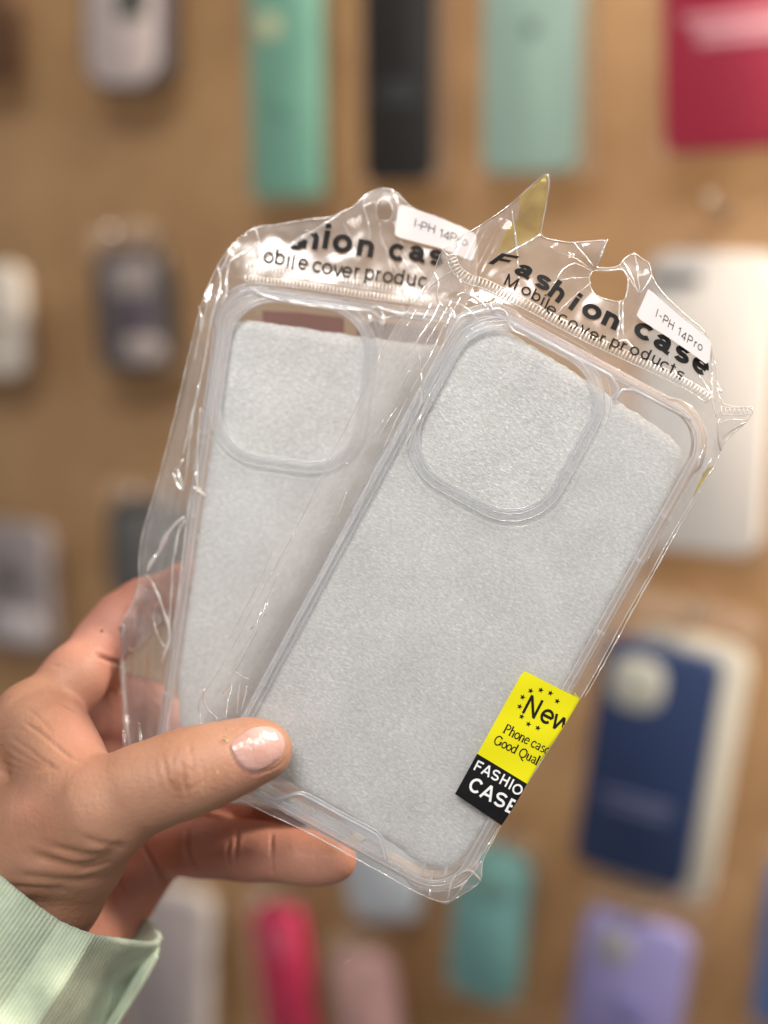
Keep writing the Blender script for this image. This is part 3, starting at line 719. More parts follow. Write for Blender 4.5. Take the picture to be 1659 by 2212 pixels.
def zbase(x, y, hw, hh, top, mid, fall):
    d = np.maximum(sd_rrect(x, y, hw, hh, 12), 0)
    mid = mid - 1.2 + 3.2 * np.clip((y - 70) / 10, 0, 1)
    return mid + (top - mid) * np.exp(-(d / fall) ** 2)
def film_amp(x, y, hh=75):
    """how crumpled the film is: little over the case, strong round it and in the header"""
    d = np.maximum(sd_rrect(x, y, 37.5, hh, 12), -6)
    a = .08 + .55 * np.clip((d + 2) / 7, 0, 1)
    a = a + .35 * np.clip((y - 74) / 14, 0, 1) - .25 * np.clip((y - 73) / 3, 0, 1)
    a = a + .45 * np.exp(-((x + 36) ** 2 + (y - 72) ** 2) / 140.) + .4 * np.exp(-((x - 39) ** 2 + (y - 64) ** 2) / 60.)
    return a
def zR(x, y):
    x = np.asarray(x, float); y = np.asarray(y, float)
    a = film_amp(x, y)
    st = ((x > 18) & (y > -52) & (y < -3))
    lab = np.clip(1.4 - dist_poly(R_LABEL, x, y) / 4 - 5 * ~inpoly(R_LABEL, x, y), 0, 1) if R_LABEL is not None else 0
    a = np.where(st, a * .15, a)
    fin = np.clip((y - 96) / 14, 0, 1) * np.clip((-x - 18) / 10, 0, 1)
    long_ = tri(x / 2.3 + .35 * snoise(x, y * .25, 14, 77)) * .8 * np.clip((-x - 36) / 3, 0, 1)
    return zbase(x, y, 37.5, 74.5, 1.7, -2.6, 11) + a * 1.5 * (crumple(x, y, 21, 17, 2) + .16 * crumple(x, y, 29, 5.5, 2)) + fin * 5 + long_
def zL(x, y):
    x = np.asarray(x, float); y = np.asarray(y, float)
    a = film_amp(x, y)
    streak = tri(x / 2.6 + .4 * snoise(x, y * .2, 16, 71)) * .6 * np.clip((-x - 38.5) / 3, 0, 1) * np.clip((88 - y) / 10, 0, 1)
    return zbase(x, y, 37.5, 74.5, 1.7, -2.6, 11) + a * 1.5 * (crumple(x, y, 55, 17, 2) + .18 * crumple(x, y, 59, 5.0, 2)) + streak
R_LABEL = None
def edge_tube(mb, fr, pts, zf, r, zo=.1, closed=False, m=1, jit=0.0, seed=0, taper=True):
    Q = resample(smoothpoly([fr.loc(x, y) for x, y in pts], 1, closed), .9, closed)
    rs = np.random.RandomState(seed); A = np.array(Q)
    if jit: A = A + rs.uniform(-jit, jit, A.shape)
    z = zf(A[:, 0], A[:, 1]) + zo; n = len(A)
    rr = [r * ((.35 + .65 * math.sin(math.pi * (i + .5) / n)) if (taper and not closed) else 1) * (1 + .35 * math.sin(i * .7 + seed)) for i in range(n)]
    mb.tube([(a[0], a[1], b) for a, b in zip(A, z)], rr, 6, closed, m, .45)
def bag(fr, out, hole, zf, creases, label, zcut, seed, extra_mats=None):
    root = empty('plastic_bag', fr.M); tag(root, label, 'plastic bag', 'held bags with clear cases')
    O = to_loc(fr, out); Hh = to_loc(fr, hole)
    V, F = fill_grid(O, [Hh], .8, seed)
    z = zf(V[:, 0], V[:, 1])
    cen = V[F].mean(1); head = cen[:, 1] > 75.5; sd = sd_rrect(cen[:, 0], cen[:, 1], 37.5, 74.5, 12)
    mb = MB(); mb.v = [tuple(p) for p in np.column_stack([V, z])]
    mb.f = [tuple(f) for f in F]; mb.m = [0] * len(F)
    for i, h in enumerate(head):
        if h: mb.m[i] = 2
        elif sd[i] > .3: mb.m[i] = 3
    edge_tube(mb, fr, out, zf, .13, closed=True, jit=.06, seed=seed)  # whitish tube paints the bright line along the film's edge
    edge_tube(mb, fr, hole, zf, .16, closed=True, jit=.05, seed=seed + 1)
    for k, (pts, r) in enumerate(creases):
        edge_tube(mb, fr, pts, zf, r * 1.7, jit=.10, seed=seed + k + 2)  # whitish tubes on the creases stand in for light glinting off them
    mb.build('film_front', None, root, mats=[M_FILM, M_FOLD_GLINT, M_FILMH, M_FILMS])
    # back sheet
    V, F = fill_grid(O, [Hh], 1.5, seed + 1)
    zb = zbase(V[:, 0], V[:, 1], 37.5, 74.5, -12.0, -5.5, 8) + 1.3 * film_amp(V[:, 0], V[:, 1]) * crumple(V[:, 0], V[:, 1], seed + 90, 9) - .4
    zb = np.minimum(zb, zf(V[:, 0], V[:, 1]) - .3)
    o = MB(); o.add(np.column_stack([V, zb]), F); o.build('film_back', M_FILMB, root)
    return root
def zip_strip(fr, pts, zf, root, rows, pitch, tooth, zo=.35):
    o = MB()
    P = resample(smoothpoly([fr.loc(x, y) for x, y in pts], 2), pitch)
    A = np.array(P); rs = np.random.RandomState(4)
    for i in range(len(A)):
        t = A[min(i + 1, len(A) - 1)] - A[max(i - 1, 0)]; t /= np.linalg.norm(t); nn = np.array([-t[1], t[0]])
        for (off, L) in rows:
            c = A[i] + nn * off + rs.uniform(-.06, .06, 2); ln = L * rs.uniform(.8, 1.1); s_ = rs.uniform(-.12, .12)
            e0 = c - nn * ln / 2 - t * s_; e1 = c + nn * ln / 2 + t * s_
            z0 = float(zf(*e0)); z1 = float(zf(*e1)); zm = max(z0, z1, float(zf(*c))) + zo
            o.tube([(e0[0], e0[1], zm - .15), (c[0], c[1], zm), (e1[0], e1[1], zm - .15)], [tooth * .5, tooth, tooth * .5], 6)
    for off in sorted(set([r[0] - r[1] / 2 for r in rows] + [r[0] + r[1] / 2 for r in rows])):
        B = [A[i] + off * np.array([-(A[min(i + 1, len(A) - 1)] - A[max(i - 1, 0)])[1], (A[min(i + 1, len(A) - 1)] - A[max(i - 1, 0)])[0]]) / (np.linalg.norm(A[min(i + 1, len(A) - 1)] - A[max(i - 1, 0)])) for i in range(len(A))]
        B = np.array(B); z = zf(B[:, 0], B[:, 1]) + zo * .8
        o.tube([(b[0], b[1], c) for b, c in zip(B, z)], .12, 5)
    return o.build('zip_seal', M_CREASE2, root)
M_CREASE2 = film_mat('zip_plastic', tint=(1, .96, .92), base=.22, gain=1.2, haze=.60, bump=.5, rough=.15, hcol=(.86, .82, .78))

R_LABEL_PX = [(1398, 626), (1405, 630), (1465, 682), (1530, 735), (1534, 742), (1529, 785), (1522, 787), (1450, 735), (1378, 690), (1373, 682)]
R_CR = [([(1167, 507), (1130, 530), (1100, 545), (1080, 560)], .22), ([(1105, 455), (1112, 500), (1118, 545), (1120, 600), (1121, 640)], .16),
        ([(1241, 524), (1262, 550), (1283, 578)], .20), ([(1313, 516), (1300, 548), (1284, 578)], .22), ([(1371, 543), (1378, 580), (1382, 632)], .22), ([(1347, 562), (1362, 590), (1380, 634)], .20),
        ([(1408, 594), (1398, 615), (1382, 636)], .16), ([(1340, 574), (1360, 600), (1381, 636)], .12),
        ([(1339, 648), (1336, 690), (1334, 716), (1330, 740)], .26), ([(1346, 650), (1343, 700), (1346, 728)], .18), ([(1330, 742), (1346, 732), (1362, 748), (1372, 762)], .22),
        ([(955, 539), (975, 560), (985, 590), (1000, 620)], .18), ([(995, 512), (985, 540), (975, 575)], .14), ([(936, 587), (950, 610), (940, 640), (955, 660)], .2),
        ([(905, 640), (940, 610), (975, 585)], .12), ([(985, 640), (1000, 630), (1020, 640), (1040, 652), (1052, 668)], .22), ([(1052, 668), (1030, 676), (1000, 682), (985, 690)], .2),
        ([(985, 690), (972, 676), (970, 662), (980, 672), (984, 688)], .2), ([(1058, 650), (1062, 664), (1060, 672), (1072, 666), (1084, 668), (1096, 678), (1095, 694)], .24),
        ([(1095, 694), (1100, 706), (1110, 715), (1122, 722), (1140, 728)], .2), ([(1085, 665), (1080, 640), (1066, 626)], .14), ([(960, 650), (990, 656), (1015, 672), (1030, 690)], .14),
        ([(930, 690), (905, 730), (880, 780), (862, 810)], .15), ([(960, 700), (935, 760), (905, 815), (885, 850)], .16), ([(945, 700), (925, 735), (900, 775)], .10), ([(885, 800), (870, 830), (850, 860)], .14),
        ([(905, 760), (908, 790), (912, 815), (910, 830)], .16), ([(930, 850), (905, 905), (880, 950), (862, 985)], .16), ([(880, 860), (860, 900), (840, 945), (828, 968)], .12), ([(905, 838), (912, 850), (910, 870), (898, 900)], .2),
        ([(940, 830), (915, 890), (895, 930), (885, 960), (880, 975)], .13), ([(857, 880), (835, 915), (815, 950)], .10), ([(990, 690), (960, 740), (935, 790), (905, 850), (890, 885)], .13),
        ([(750, 1060), (740, 1090), (733, 1110)], .10), ([(830, 905), (805, 945)], .1), ([(815, 1000), (800, 1040), (775, 1090)], .08),
        ([(600, 1240), (575, 1290), (560, 1330), (545, 1380), (520, 1430)], .16), ([(575, 1300), (560, 1350), (530, 1405), (505, 1450), (480, 1500)], .22), ([(590, 1275), (578, 1300), (572, 1330)], .22),
        ([(540, 1360), (545, 1352), (556, 1357)], .12), ([(505, 1452), (520, 1460), (540, 1464)], .18), ([(500, 1480), (492, 1520), (490, 1560)], .12), ([(520, 1478), (515, 1510), (512, 1545)], .16), ([(535, 1480), (530, 1505), (522, 1535)], .14),
        ([(440, 1490), (432, 1510), (445, 1530), (470, 1555)], .14), ([(420, 1590), (440, 1570), (470, 1560), (490, 1545)], .12), ([(590, 1180), (570, 1230), (545, 1280), (520, 1330), (490, 1385)], .1),
        ([(1527, 716), (1500, 730), (1490, 760)], .1), ([(1500, 795), (1522, 830), (1545, 868)], .14), ([(1536, 740), (1540, 800), (1535, 860), (1545, 900)], .16), ([(1548, 822), (1556, 850), (1562, 842)], .16),
        ([(1551, 905), (1545, 930), (1552, 960), (1556, 975)], .22), ([(1552, 912), (1580, 905), (1612, 908)], .14), ([(1560, 945), (1585, 925), (1613, 912)], .16), ([(1520, 960), (1510, 985), (1505, 1010)], .25), ([(1535, 990), (1522, 1010), (1515, 1025)], .2),
        ([(1470, 820), (1455, 800), (1440, 760)], .10), ([(1180, 640), (1230, 560), (1280, 585)], .10), ([(1170, 620), (1225, 600), (1275, 598)], .09), ([(1190, 690), (1240, 640), (1278, 610)], .09), ([(1210, 545), (1250, 560), (1280, 583)], .09),
        ([(1041, 1854), (1030, 1868), (1010, 1895), (985, 1930), (965, 1948)], .14), ([(1039, 1901), (1025, 1880), (1005, 1873), (985, 1890)], .18), ([(1010, 1895), (1000, 1905), (975, 1915)], .12), ([(930, 1915), (926, 1934)], .12), ([(965, 1948), (975, 1900), (985, 1885)], .10),
        ([(1512, 1060), (1440, 1185), (1380, 1290), (1320, 1405), (1262, 1505)], .13), ([(1075, 1785), (1040, 1845), (1010, 1880)], .12)]
R_LABEL = to_loc(FR, R_LABEL_PX)
bag_r = bag(FR, R_OUT, R_HOLE, zR, R_CR, 'crumpled clear zip bag in front with a yellow New sticker on its edge', 75, 5)
L_CR = [([(549, 489), (560, 520), (558, 560)], .18), ([(505, 525), (490, 560), (476, 590)], .18), ([(560, 520), (530, 545), (505, 560), (485, 580)], .20), ([(735, 462), (690, 492), (640, 520), (600, 548), (562, 572)], .34),
        ([(790, 420), (782, 445), (792, 470), (800, 500), (795, 530)], .24), ([(812, 436), (795, 440), (778, 452)], .2), ([(846, 408), (860, 440), (866, 480), (862, 520), (880, 560)], .22), ([(820, 480), (822, 520), (838, 545), (846, 600)], .24),
        ([(845, 560), (858, 590), (870, 610)], .2), ([(860, 540), (880, 580), (905, 615)], .2), ([(888, 560), (905, 585), (930, 610)], .18), ([(740, 480), (760, 520), (770, 560)], .12), ([(700, 560), (725, 545), (745, 560)], .16), ([(610, 590), (700, 600), (780, 612), (830, 625)], .16),
        ([(540, 622), (570, 640), (620, 652), (680, 662), (740, 668), (800, 672)], .24), ([(800, 672), (812, 660), (824, 668), (850, 676), (900, 680), (940, 680)], .24), ([(822, 672), (830, 690), (826, 705), (818, 695)], .3), ([(795, 680), (800, 690), (797, 700)], .35),
        ([(470, 572), (480, 610), (470, 650), (455, 690)], .16), ([(500, 560), (488, 600), (492, 640), (478, 660)], .2), ([(450, 650), (440, 700), (428, 740), (420, 780)], .14), ([(470, 650), (455, 700), (448, 750), (440, 790)], .14), ([(430, 660), (438, 690), (432, 720)], .16),
        ([(447, 760), (432, 830), (415, 900), (402, 960), (395, 985)], .16), ([(425, 860), (415, 920), (408, 980), (400, 1050)], .15), ([(435, 880), (430, 930), (428, 980), (425, 1030)], .12), ([(396, 990), (388, 1010), (378, 1022)], .18), ([(372, 1016), (385, 1012), (390, 1035), (396, 1060)], .28),
        ([(372, 1018), (380, 1040), (395, 1062)], .2), ([(428, 1000), (425, 1040), (430, 1060), (445, 1070)], .2), ([(418, 1050), (430, 1062)], .25), ([(400, 1116), (380, 1130), (362, 1155), (345, 1190), (325, 1215), (318, 1235)], .42), ([(402, 1122), (385, 1150), (380, 1200)], .18),
        ([(315, 1240), (340, 1275), (360, 1330), (372, 1370), (350, 1430)], .22), ([(300, 1262), (290, 1310), (288, 1360)], .12), ([(265, 1362), (262, 1400), (262, 1440), (268, 1540), (285, 1645)], .18), ([(250, 1356), (268, 1352), (258, 1385), (256, 1400)], .3),
        ([(275, 1400), (280, 1412), (290, 1400)], .2), ([(345, 1290), (330, 1330), (345, 1380), (365, 1400)], .12), ([(256, 1500), (270, 1502)], .14), ([(300, 1560), (305, 1600), (320, 1640)], .10), ([(390, 1130), (375, 1200), (372, 1290), (362, 1400)], .12), ([(410, 1080), (398, 1180), (388, 1290), (372, 1400)], .1)]
bag_l = bag(FL, L_OUT, L_HOLE, zL, L_CR, 'crumpled clear zip bag behind, at the left, with a folded header corner', 75, 31)
# tinted print patches and folded-over parts
def patch(fr, px, zf, zo, mat, name, root, res=1.2):
    P = to_loc(fr, px); V, F = fill_grid(P, [], res)
    z = zf(V[:, 0], V[:, 1]) + zo
    o = MB(); o.add(np.column_stack([V, z]), F); return o.build(name, mat, root)
patch(FR, [(1181, 380), (1180, 436), (1173, 475), (1165, 508), (1130, 528), (1075, 545), (1090, 505), (1120, 470), (1122, 425), (1150, 405)], zR, -.9, M_YEL, 'yellow_print', bag_r)
patch(FR, [(1541, 1005), (1527, 1027), (1501, 1069), (1495, 1078), (1505, 1050), (1525, 1012)], zR, -.9, M_YEL, 'yellow_print', bag_r)
patch(FL, [(738, 459), (760, 450), (790, 422), (820, 407), (846, 410), (880, 450), (950, 472), (1018, 505), (1012, 630), (940, 650), (760, 620), (560, 590), (562, 572), (640, 520), (690, 490)], zL, .35, M_FILMH, 'header_fold', bag_l)
patch(FR, [(1241, 524), (1275, 521), (1313, 516), (1300, 545), (1284, 577)], lambda x, y: zR(x, y) * .3 + 1.2 * (y - 96) * .2, 1.0, M_FILMH, 'header_fold', bag_r)
patch(FL, [(560, 664), (640, 668), (742, 680), (742, 750), (560, 720)], lambda x, y: x * 0 - 12.0, 0, M_RED, 'red_print', bag_l)
patch(FL, [(770, 684), (950, 704), (950, 780), (770, 760)], lambda x, y: x * 0 - 12.0, 0, M_MAUVE, 'mauve_print', bag_l)

for fl in ([(1041, 1854), (1040, 1900), (1022, 1880), (1005, 1873), (985, 1890), (1005, 1868)], [(925, 1933), (965, 1947), (1005, 1925), (1035, 1902), (1000, 1905), (975, 1915), (930, 1914)],
           [(1551, 905), (1613, 912), (1580, 938), (1560, 958), (1545, 990), (1538, 950)], [(300, 1262), (345, 1285), (352, 1340), (300, 1400), (255, 1420), (252, 1358), (276, 1326)]):
    fr_, zf_, bg_ = (FL, zL, bag_l) if fl[0][0] < 500 else (FR, zR, bag_r)
    patch(fr_, fl, lambda x, y, zf_=zf_: zf_(x, y) + .9 * crumple(x, y, 63, 6, 2) + .8, .3, M_FILMH, 'film_fold', bg_, .9)
zip_strip(FR, [(974, 552), (980, 572), (994, 592), (1018, 606), (1045, 612), (1095, 638), (1152, 667), (1241, 717), (1331, 760), (1420, 800), (1500, 840), (1530, 862)], zR, bag_r, [(0, 2.5)], .98, .25)
zip_strip(FL, [(532, 590), (560, 594), (648, 604), (740, 618), (830, 632), (912, 640)], zL, bag_l, [(1.2, 2.2), (-1.6, 1.7)], 1.05, .24)
# little zip strip in the torn corner at the right
zip_strip(FR, [(1556, 888), (1590, 888), (1624, 887)], zR, bag_r, [(0, 1.9)], 1.05, .15)

K = (55, 60)
fr_items = [('F', 1087, 566, (60, 12), (40, -30)), ('a', 1131, 591, (58, 22), (30, -42)), ('s', 1172, 615, (54, 30), (28, -50)), ('h', 1205, 634, (46, 33), (34, -46)), ('i', 1242, 656, (46, 33), (33, -46)),
            ('o', 1277, 678, (58, 27), (27, -52)), ('n', 1318, 697, (56, 28), (25, -52)), ('c', 1387, 716, (62, 30), (24, -58)), ('a', 1430, 743, (60, 32), (26, -58)), ('s', 1472, 766, (56, 32), (26, -58)), ('e', 1512, 790, (50, 36), (26, -56))]
put_glyphs([(a, b + 1, c - (4 if b < 1340 else 0), (X_[0] * 1.27, X_[1] * 1.27), (Y_[0] * 1.05, Y_[1] * 1.05)) for a, b, c, X_, Y_ in fr_items], .155, FR, lambda x, y: zR(x, y) + .6).build('lettering', M_INK, bag_r)
X, Y = (36, 18), (15, -32)
t2 = [('M', 1105, 609), ('o', 1136, 630), ('b', 1159, 640), ('i', 1173, 649), ('l', 1181, 657), ('e', 1190, 671), ('c', 1214, 689), ('o', 1237, 702), ('v', 1261, 714), ('e', 1282, 726), ('r', 1300, 734), ('p', 1326, 746), ('r', 1345, 750), ('o', 1369, 759),
      ('d', 1393, 765), ('u', 1415, 779), ('c', 1433, 790), ('t', 1451, 797), ('s', 1468, 811)]
put_glyphs([(a, b, c, X, Y) for a, b, c in t2], .100, FR, lambda x, y: zR(x, y) + .6).build('lettering', M_INK, bag_r)
X, Y = (70, 11), (13, -74)
clipL = lambda px, py: (py - 459) > -(px - 738) * (115 / 180.) + 2
li = [('s', 640, 522, (62, 10), (12, -66)), ('h', 672, 511, X, Y), ('i', 706, 511, X, Y), ('o', 740, 527, X, Y), ('n', 790, 537, X, (12, -68)), ('c', 856, 545, (62, 10), (8, -70)), ('a', 901, 549, (66, 12), (8, -66)), ('s', 942, 557, (60, 12), (8, -64))]
put_glyphs([(a, b, c, (X_[0] * 1.14, X_[1] * 1.14), Y_) for a, b, c, X_, Y_ in li], .150, FL, lambda x, y: zL(x, y) + 1.0, clip=clipL).build('lettering', M_INK, bag_l)
X, Y = (42, 7), (7, -45)
l2 = [('o', 581, 557), ('b', 606, 556), ('i', 624, 562), ('l', 634, 565), ('e', 655, 571), ('c', 685, 577), ('o', 707, 581), ('v', 730, 586), ('e', 750, 589), ('r', 771, 591), ('p', 798, 598), ('r', 817, 597), ('o', 838, 600), ('d', 862, 599), ('u', 888, 606), ('c', 912, 610)]
put_glyphs([(a, b, c, X, Y) for a, b, c in l2], .095, FL, lambda x, y: zL(x, y) + 1.0).build('lettering', M_INK, bag_l)
# paper size labels
def paper_label(fr, px, zf, zo, root, text, X, Y, mat_t):
    P = to_loc(fr, px); V, F = fill_grid(P, [], 1.5)
    lin = np.linalg.lstsq(np.column_stack([V, np.ones(len(V))]), zf(V[:, 0], V[:, 1]), rcond=None)[0]
    zz = lambda x, y: lin[0] * x + lin[1] * y + lin[2] + zo + .35 * np.sin(x * .35)
    o = MB(); o.add(np.column_stack([V, zz(V[:, 0], V[:, 1])]), F); lb = o.build('size_label', M_LABEL, root)
    put_glyphs([(a, b, c, X, Y) for a, b, c in text], .075, fr, lambda x, y: zz(x, y) + .12).build('lettering', mat_t, lb)
paper_label(FR, R_LABEL_PX, zR, 2.0, bag_r, [('I', 1417, 677), ('-', 1425, 684), ('P', 1436, 692), ('H', 1448, 702), ('1', 1465, 716), ('4', 1475, 726), ('P', 1488, 735), ('r', 1499, 745), ('o', 1509, 751)], (18, 12), (7, -23), M_INK)
paper_label(FL, [(866, 443), (880, 446), (950, 472), (1013, 499), (1028, 508), (1029, 515), (1023, 562), (1018, 565), (955, 539), (900, 524), (856, 512), (852, 506), (861, 447)], zL, 1.6, bag_l,
            [('I', 897, 482), ('-', 905, 487), ('P', 916, 490), ('H', 932, 495), ('1', 952, 505), ('4', 964, 510), ('P', 979, 514), ('r', 992, 521), ('o', 1003, 525)], (25, 8), (4, -24), M_INK)

# ------------------------------------------------------------------ yellow and black sticker wrapped over the bag's edge
SA, SB, SC, SD = (1130, 1445), (1252, 1507), (1083, 1777), (983, 1710)       # corners: top left, top right, bottom right, bottom left
def st_px(u, v):
    a = np.array(SA) + (np.array(SB) - np.array(SA)) * u; b = np.array(SD) + (np.array(SC) - np.array(SD)) * u
    p = a + (b - a) * v
    return p + np.array([0, 1]) * (3 * math.sin(v * 9) * u) + np.array([-.85, .5]) * (5 * math.sin(v * 3.1) * u * .0)
ST = .93                               # the sticker turns over the edge past this
def st_loc(u, v, zo=0.0):
    uu = min(u, 1.0)
    p = FR.loc(*st_px(uu, v))
    z = 2.4 - 3.2 * max(0, uu - .62) ** 1.3 * 2.2 + .18 * math.sin(v * 14 + u * 4)
    z = float(zR(p[0], p[1])) + .55 + .12 * math.sin(v * 14 + u * 4)
    if u > 1: return (p[0] - .15 * (u - 1) * 20, p[1], z - (u - 1) * 26 + zo * 0)
    return (p[0] + (zo if u > .95 else 0) * .6, p[1], z + zo)
stk = MB()
NU, NV = 26, 60
US = [k / 20 for k in range(21)] + [1.05, 1.1, 1.15, 1.2, 1.25, 1.3]
VY = .675
def vmid(u): return VY + .015 * u
g = [];
vs = [VY * k / 40 for k in range(41)] + [VY + (1 - VY) * k / 24 for k in range(1, 25)]
verts = []; faces = []; mi = []
def rc(u, v):       # rounded outer corners on the free side
    if v < .03 and u < .08: u = u + (.03 - v) / .03 * .03 * (1 - u / .08)
    return u, v
for v in vs:
    for u in US:
        verts.append(st_loc(*rc(u, v)))
nu = len(US)
for j in range(len(vs) - 1):
    for i in range(nu - 1):
        faces.append((j * nu + i, (j + 1) * nu + i, (j + 1) * nu + i + 1, j * nu + i + 1)); mi.append(0 if vs[j] < VY - 1e-6 else 1)
stk.v = verts; stk.f = faces; stk.m = mi
sticker = stk.build('sticker', None, bag_r, mats=[M_YSTICK, M_BSTICK])
sticker['label'] = 'yellow and black sticker folded over the bag edge'
def st_inv_item(ch, px, py, sx, sy, mb, bold, ang=None, zo=.12, shape=None):
    """place a glyph at a layout point, along the sticker's own axes"""
    V, F = (G(ch, bold) if shape is None else shape)
    c = (V.min(0) + V.max(0)) / 2
    ex = (np.array(SB) - np.array(SA)); ex = ex / np.linalg.norm(ex)
    if ang is not None: ex = np.array([math.cos(ang), math.sin(ang)])
    ey = np.array([.46, -.888])
    A = np.array(SA, float); U_ = np.array(SB) - A; W_ = np.array(SD) - A
    out = []; ok = []
    for x, y in V:
        p = np.array([px, py]) + ex * (x - c[0]) * sx + ey * (y - c[1]) * sy
        # inverse bilinear by iteration
        u, v = .5, .5
        for _ in range(8):
            q = st_px(u, v); e = p - q
            du = (st_px(u + .01, v) - q) / .01; dv = (st_px(u, v + .01) - q) / .01
            M2 = np.array([[du[0], dv[0]], [du[1], dv[1]]]); s_ = np.linalg.solve(M2, e); u += s_[0]; v += s_[1]
        out.append(st_loc(u, v, zo)); ok.append(u < 1.0)
    mb.add(out, [f for f in F if all(ok[i] for i in f)])
ink = MB()
for ch, x, y in (('N', 1150, 1523), ('e', 1181, 1544), ('w', 1211, 1560)):
    st_inv_item(ch, x, y, 54, 60, ink, .105)
# five-pointed stars round the word
SV = [(0.0, 0.0)] + [((1 if k % 2 == 0 else .42) * math.sin(math.pi * k / 5) * .5, (1 if k % 2 == 0 else .42) * math.cos(math.pi * k / 5) * .5) for k in range(10)]
SF = [(0, 1 + (k + 1) % 10, 1 + k) for k in range(10)]
star = (np.array(SV), SF)
for cx_, cy_ in ((976, 352), (1042, 347), (1105, 367), (1149, 420), (924, 393), (905, 455), (918, 520), (962, 568), (1023, 593)):
    st_inv_item('*', 822.9 + cx_ / 3.024, 1371.5 + cy_ / 3.024, 13, 13, ink, 0, shape=star)
# serif lettering: strokes with small feet
def serif(ch):
    """strokes on a grid: x-height 1, ascender 1.5, stroke lists of (points, width)"""
    h, t = .22, .10
    def arc(cx_, cy_, rx, ry, a0, a1, n=12): return [(cx_ + rx * math.cos(math.radians(a0 + (a1 - a0) * k / n)), cy_ + ry * math.sin(math.radians(a0 + (a1 - a0) * k / n))) for k in range(n + 1)]
    def foot(x, y, w=.28): return ([(x - w / 2, y), (x + w / 2, y)], t)
    S = {
        'P': [([(.2, 0), (.2, 1.4)], h), (arc(.45, 1.05, .38, .35, 95, -90), h * .8), ([(.1, 1.4), (.5, 1.4)], t), ([(.2, .70), (.5, .70)], t), foot(.2, 0, .42)],
        'h': [([(.15, 0), (.15, 1.5)], h), (arc(.42, .68, .24, .28, 150, 0), t * 1.4), ([(.66, .7), (.66, 0)], h), foot(.15, 0), foot(.66, 0), ([(0, 1.46), (.15, 1.5)], t)],
        'n': [([(.15, 0), (.15, .98)], h), (arc(.42, .68, .24, .28, 150, 0), t * 1.4), ([(.66, .7), (.66, 0)], h), foot(.15, 0), foot(.66, 0), ([(0, .94), (.15, .98)], t)],
        'o': [(arc(.4, .5, .33, .46, 0, 360, 20), h * .8)],
        'e': [(arc(.4, .5, .32, .46, 5, 320, 18), h * .75), ([(.1, .56), (.7, .56)], t)],
        'c': [(arc(.42, .5, .34, .46, 50, 318, 16), h * .8), ([(.60, .82), (.68, .80)], h)],
        'a': [(arc(.36, .72, .24, .24, 160, 0), t * 1.5), ([(.60, .74), (.60, .1), (.74, .03)], h * .9), (arc(.36, .27, .26, .22, 70, 320), h * .7)],
        's': [(arc(.36, .74, .22, .22, 30, 260), h * .65), (arc(.36, .26, .25, .24, 80, -140), h * .65)],
        'G': [(arc(.6, .7, .5, .70, 45, 360, 20), h * .85), ([(1.1, .7), (1.1, .15)], h), ([(.85, .66), (1.22, .66)], t), ([(1.0, 1.38), (1.0, 1.05)], t)],
        'd': [(arc(.38, .5, .3, .45, 0, 360, 18), h * .7), ([(.68, .05), (.68, 1.5)], h), ([(.54, 1.46), (.68, 1.5)], t), ([(.68, .03), (.82, .05)], t)],
        'Q': [(arc(.62, .7, .52, .68, 0, 360, 22), h * .85), ([(.6, .05), (.8, -.22), (1.15, -.38)], h * .8)],
        'u': [([(.15, .95), (.15, .3)], h), (arc(.38, .3, .22, .25, 180, 330), t * 1.5), ([(.64, .97), (.64, .05)], h), ([(0, .95), (.15, .97)], t), ([(.5, .95), (.64, .97)], t), ([(.64, .03), (.78, .05)], t)],
        'l': [([(.15, 0), (.15, 1.5)], h), foot(.15, 0, .34), ([(0, 1.46), (.15, 1.5)], t)],
        'i': [([(.15, 0), (.15, .97)], h), foot(.15, 0, .34), ([(0, .93), (.15, .97)], t), ([(.13, 1.32), (.18, 1.40)], h * 1.1)],
        't': [([(.22, 1.25), (.22, .2), (.36, .03), (.5, .12)], h * .8), ([(.02, .95), (.46, .95)], t)],
    }[ch]
    V = []; F = []
    for pts, w in S:
        P = [np.array(p, float) for p in pts]; b = len(V)
        for i, p in enumerate(P):
            a = P[max(i - 1, 0)]; c = P[min(i + 1, len(P) - 1)]; d = (c - a) / (np.linalg.norm(c - a) + 1e-9)
            q = np.array([-d[1], d[0]]) * w / 2
            V += [tuple(p + q), tuple(p - q)]
        for i in range(len(P) - 1): F.append((b + 2 * i, b + 2 * i + 1, b + 2 * i + 3, b + 2 * i + 2))
    return V, F
def serif_line(text, x0, y0, size, mb, zo=.12):
    """baseline start in layout units"""
    adv = {'P': 1.02, 'h': .88, 'n': .88, 'o': .84, 'e': .80, 'c': .80, 'a': .84, 's': .70, 'G': 1.36, 'd': .92, 'Q': 1.32, 'u': .88, 'l': .42, 'i': .42, 't': .52, ' ': .42}
    ex = (np.array(SB) - np.array(SA)); ex = ex / np.linalg.norm(ex)
    x = 0
    for ch in text:
        if ch != ' ':
            V, F = serif(ch); V = np.array(V)
            c = (V.min(0) + V.max(0)) / 2
            p = np.array([x0, y0]) + ex * (x + c[0]) * size + np.array([.46, -.888]) * c[1] * size
            st_inv_item(ch, p[0], p[1], size, size, mb, 0, shape=(V, F), zo=zo)
        x += adv[ch] * .96
serif_line('Phone case', 1085, 1577, 14.2, ink)
serif_line('Good Qualit', 1064, 1600.5, 14.2, ink)
ink.build('lettering', M_INK, sticker, smooth=False)
wi = MB()
for ch, x, y in (('F', 1034, 1651), ('A', 1052, 1660), ('S', 1070.5, 1670), ('H', 1090, 1681), ('I', 1104, 1689), ('O', 1117, 1700), ('N', 1136, 1708)):
    st_inv_item(ch, x, y, 30, 32, wi, .125)
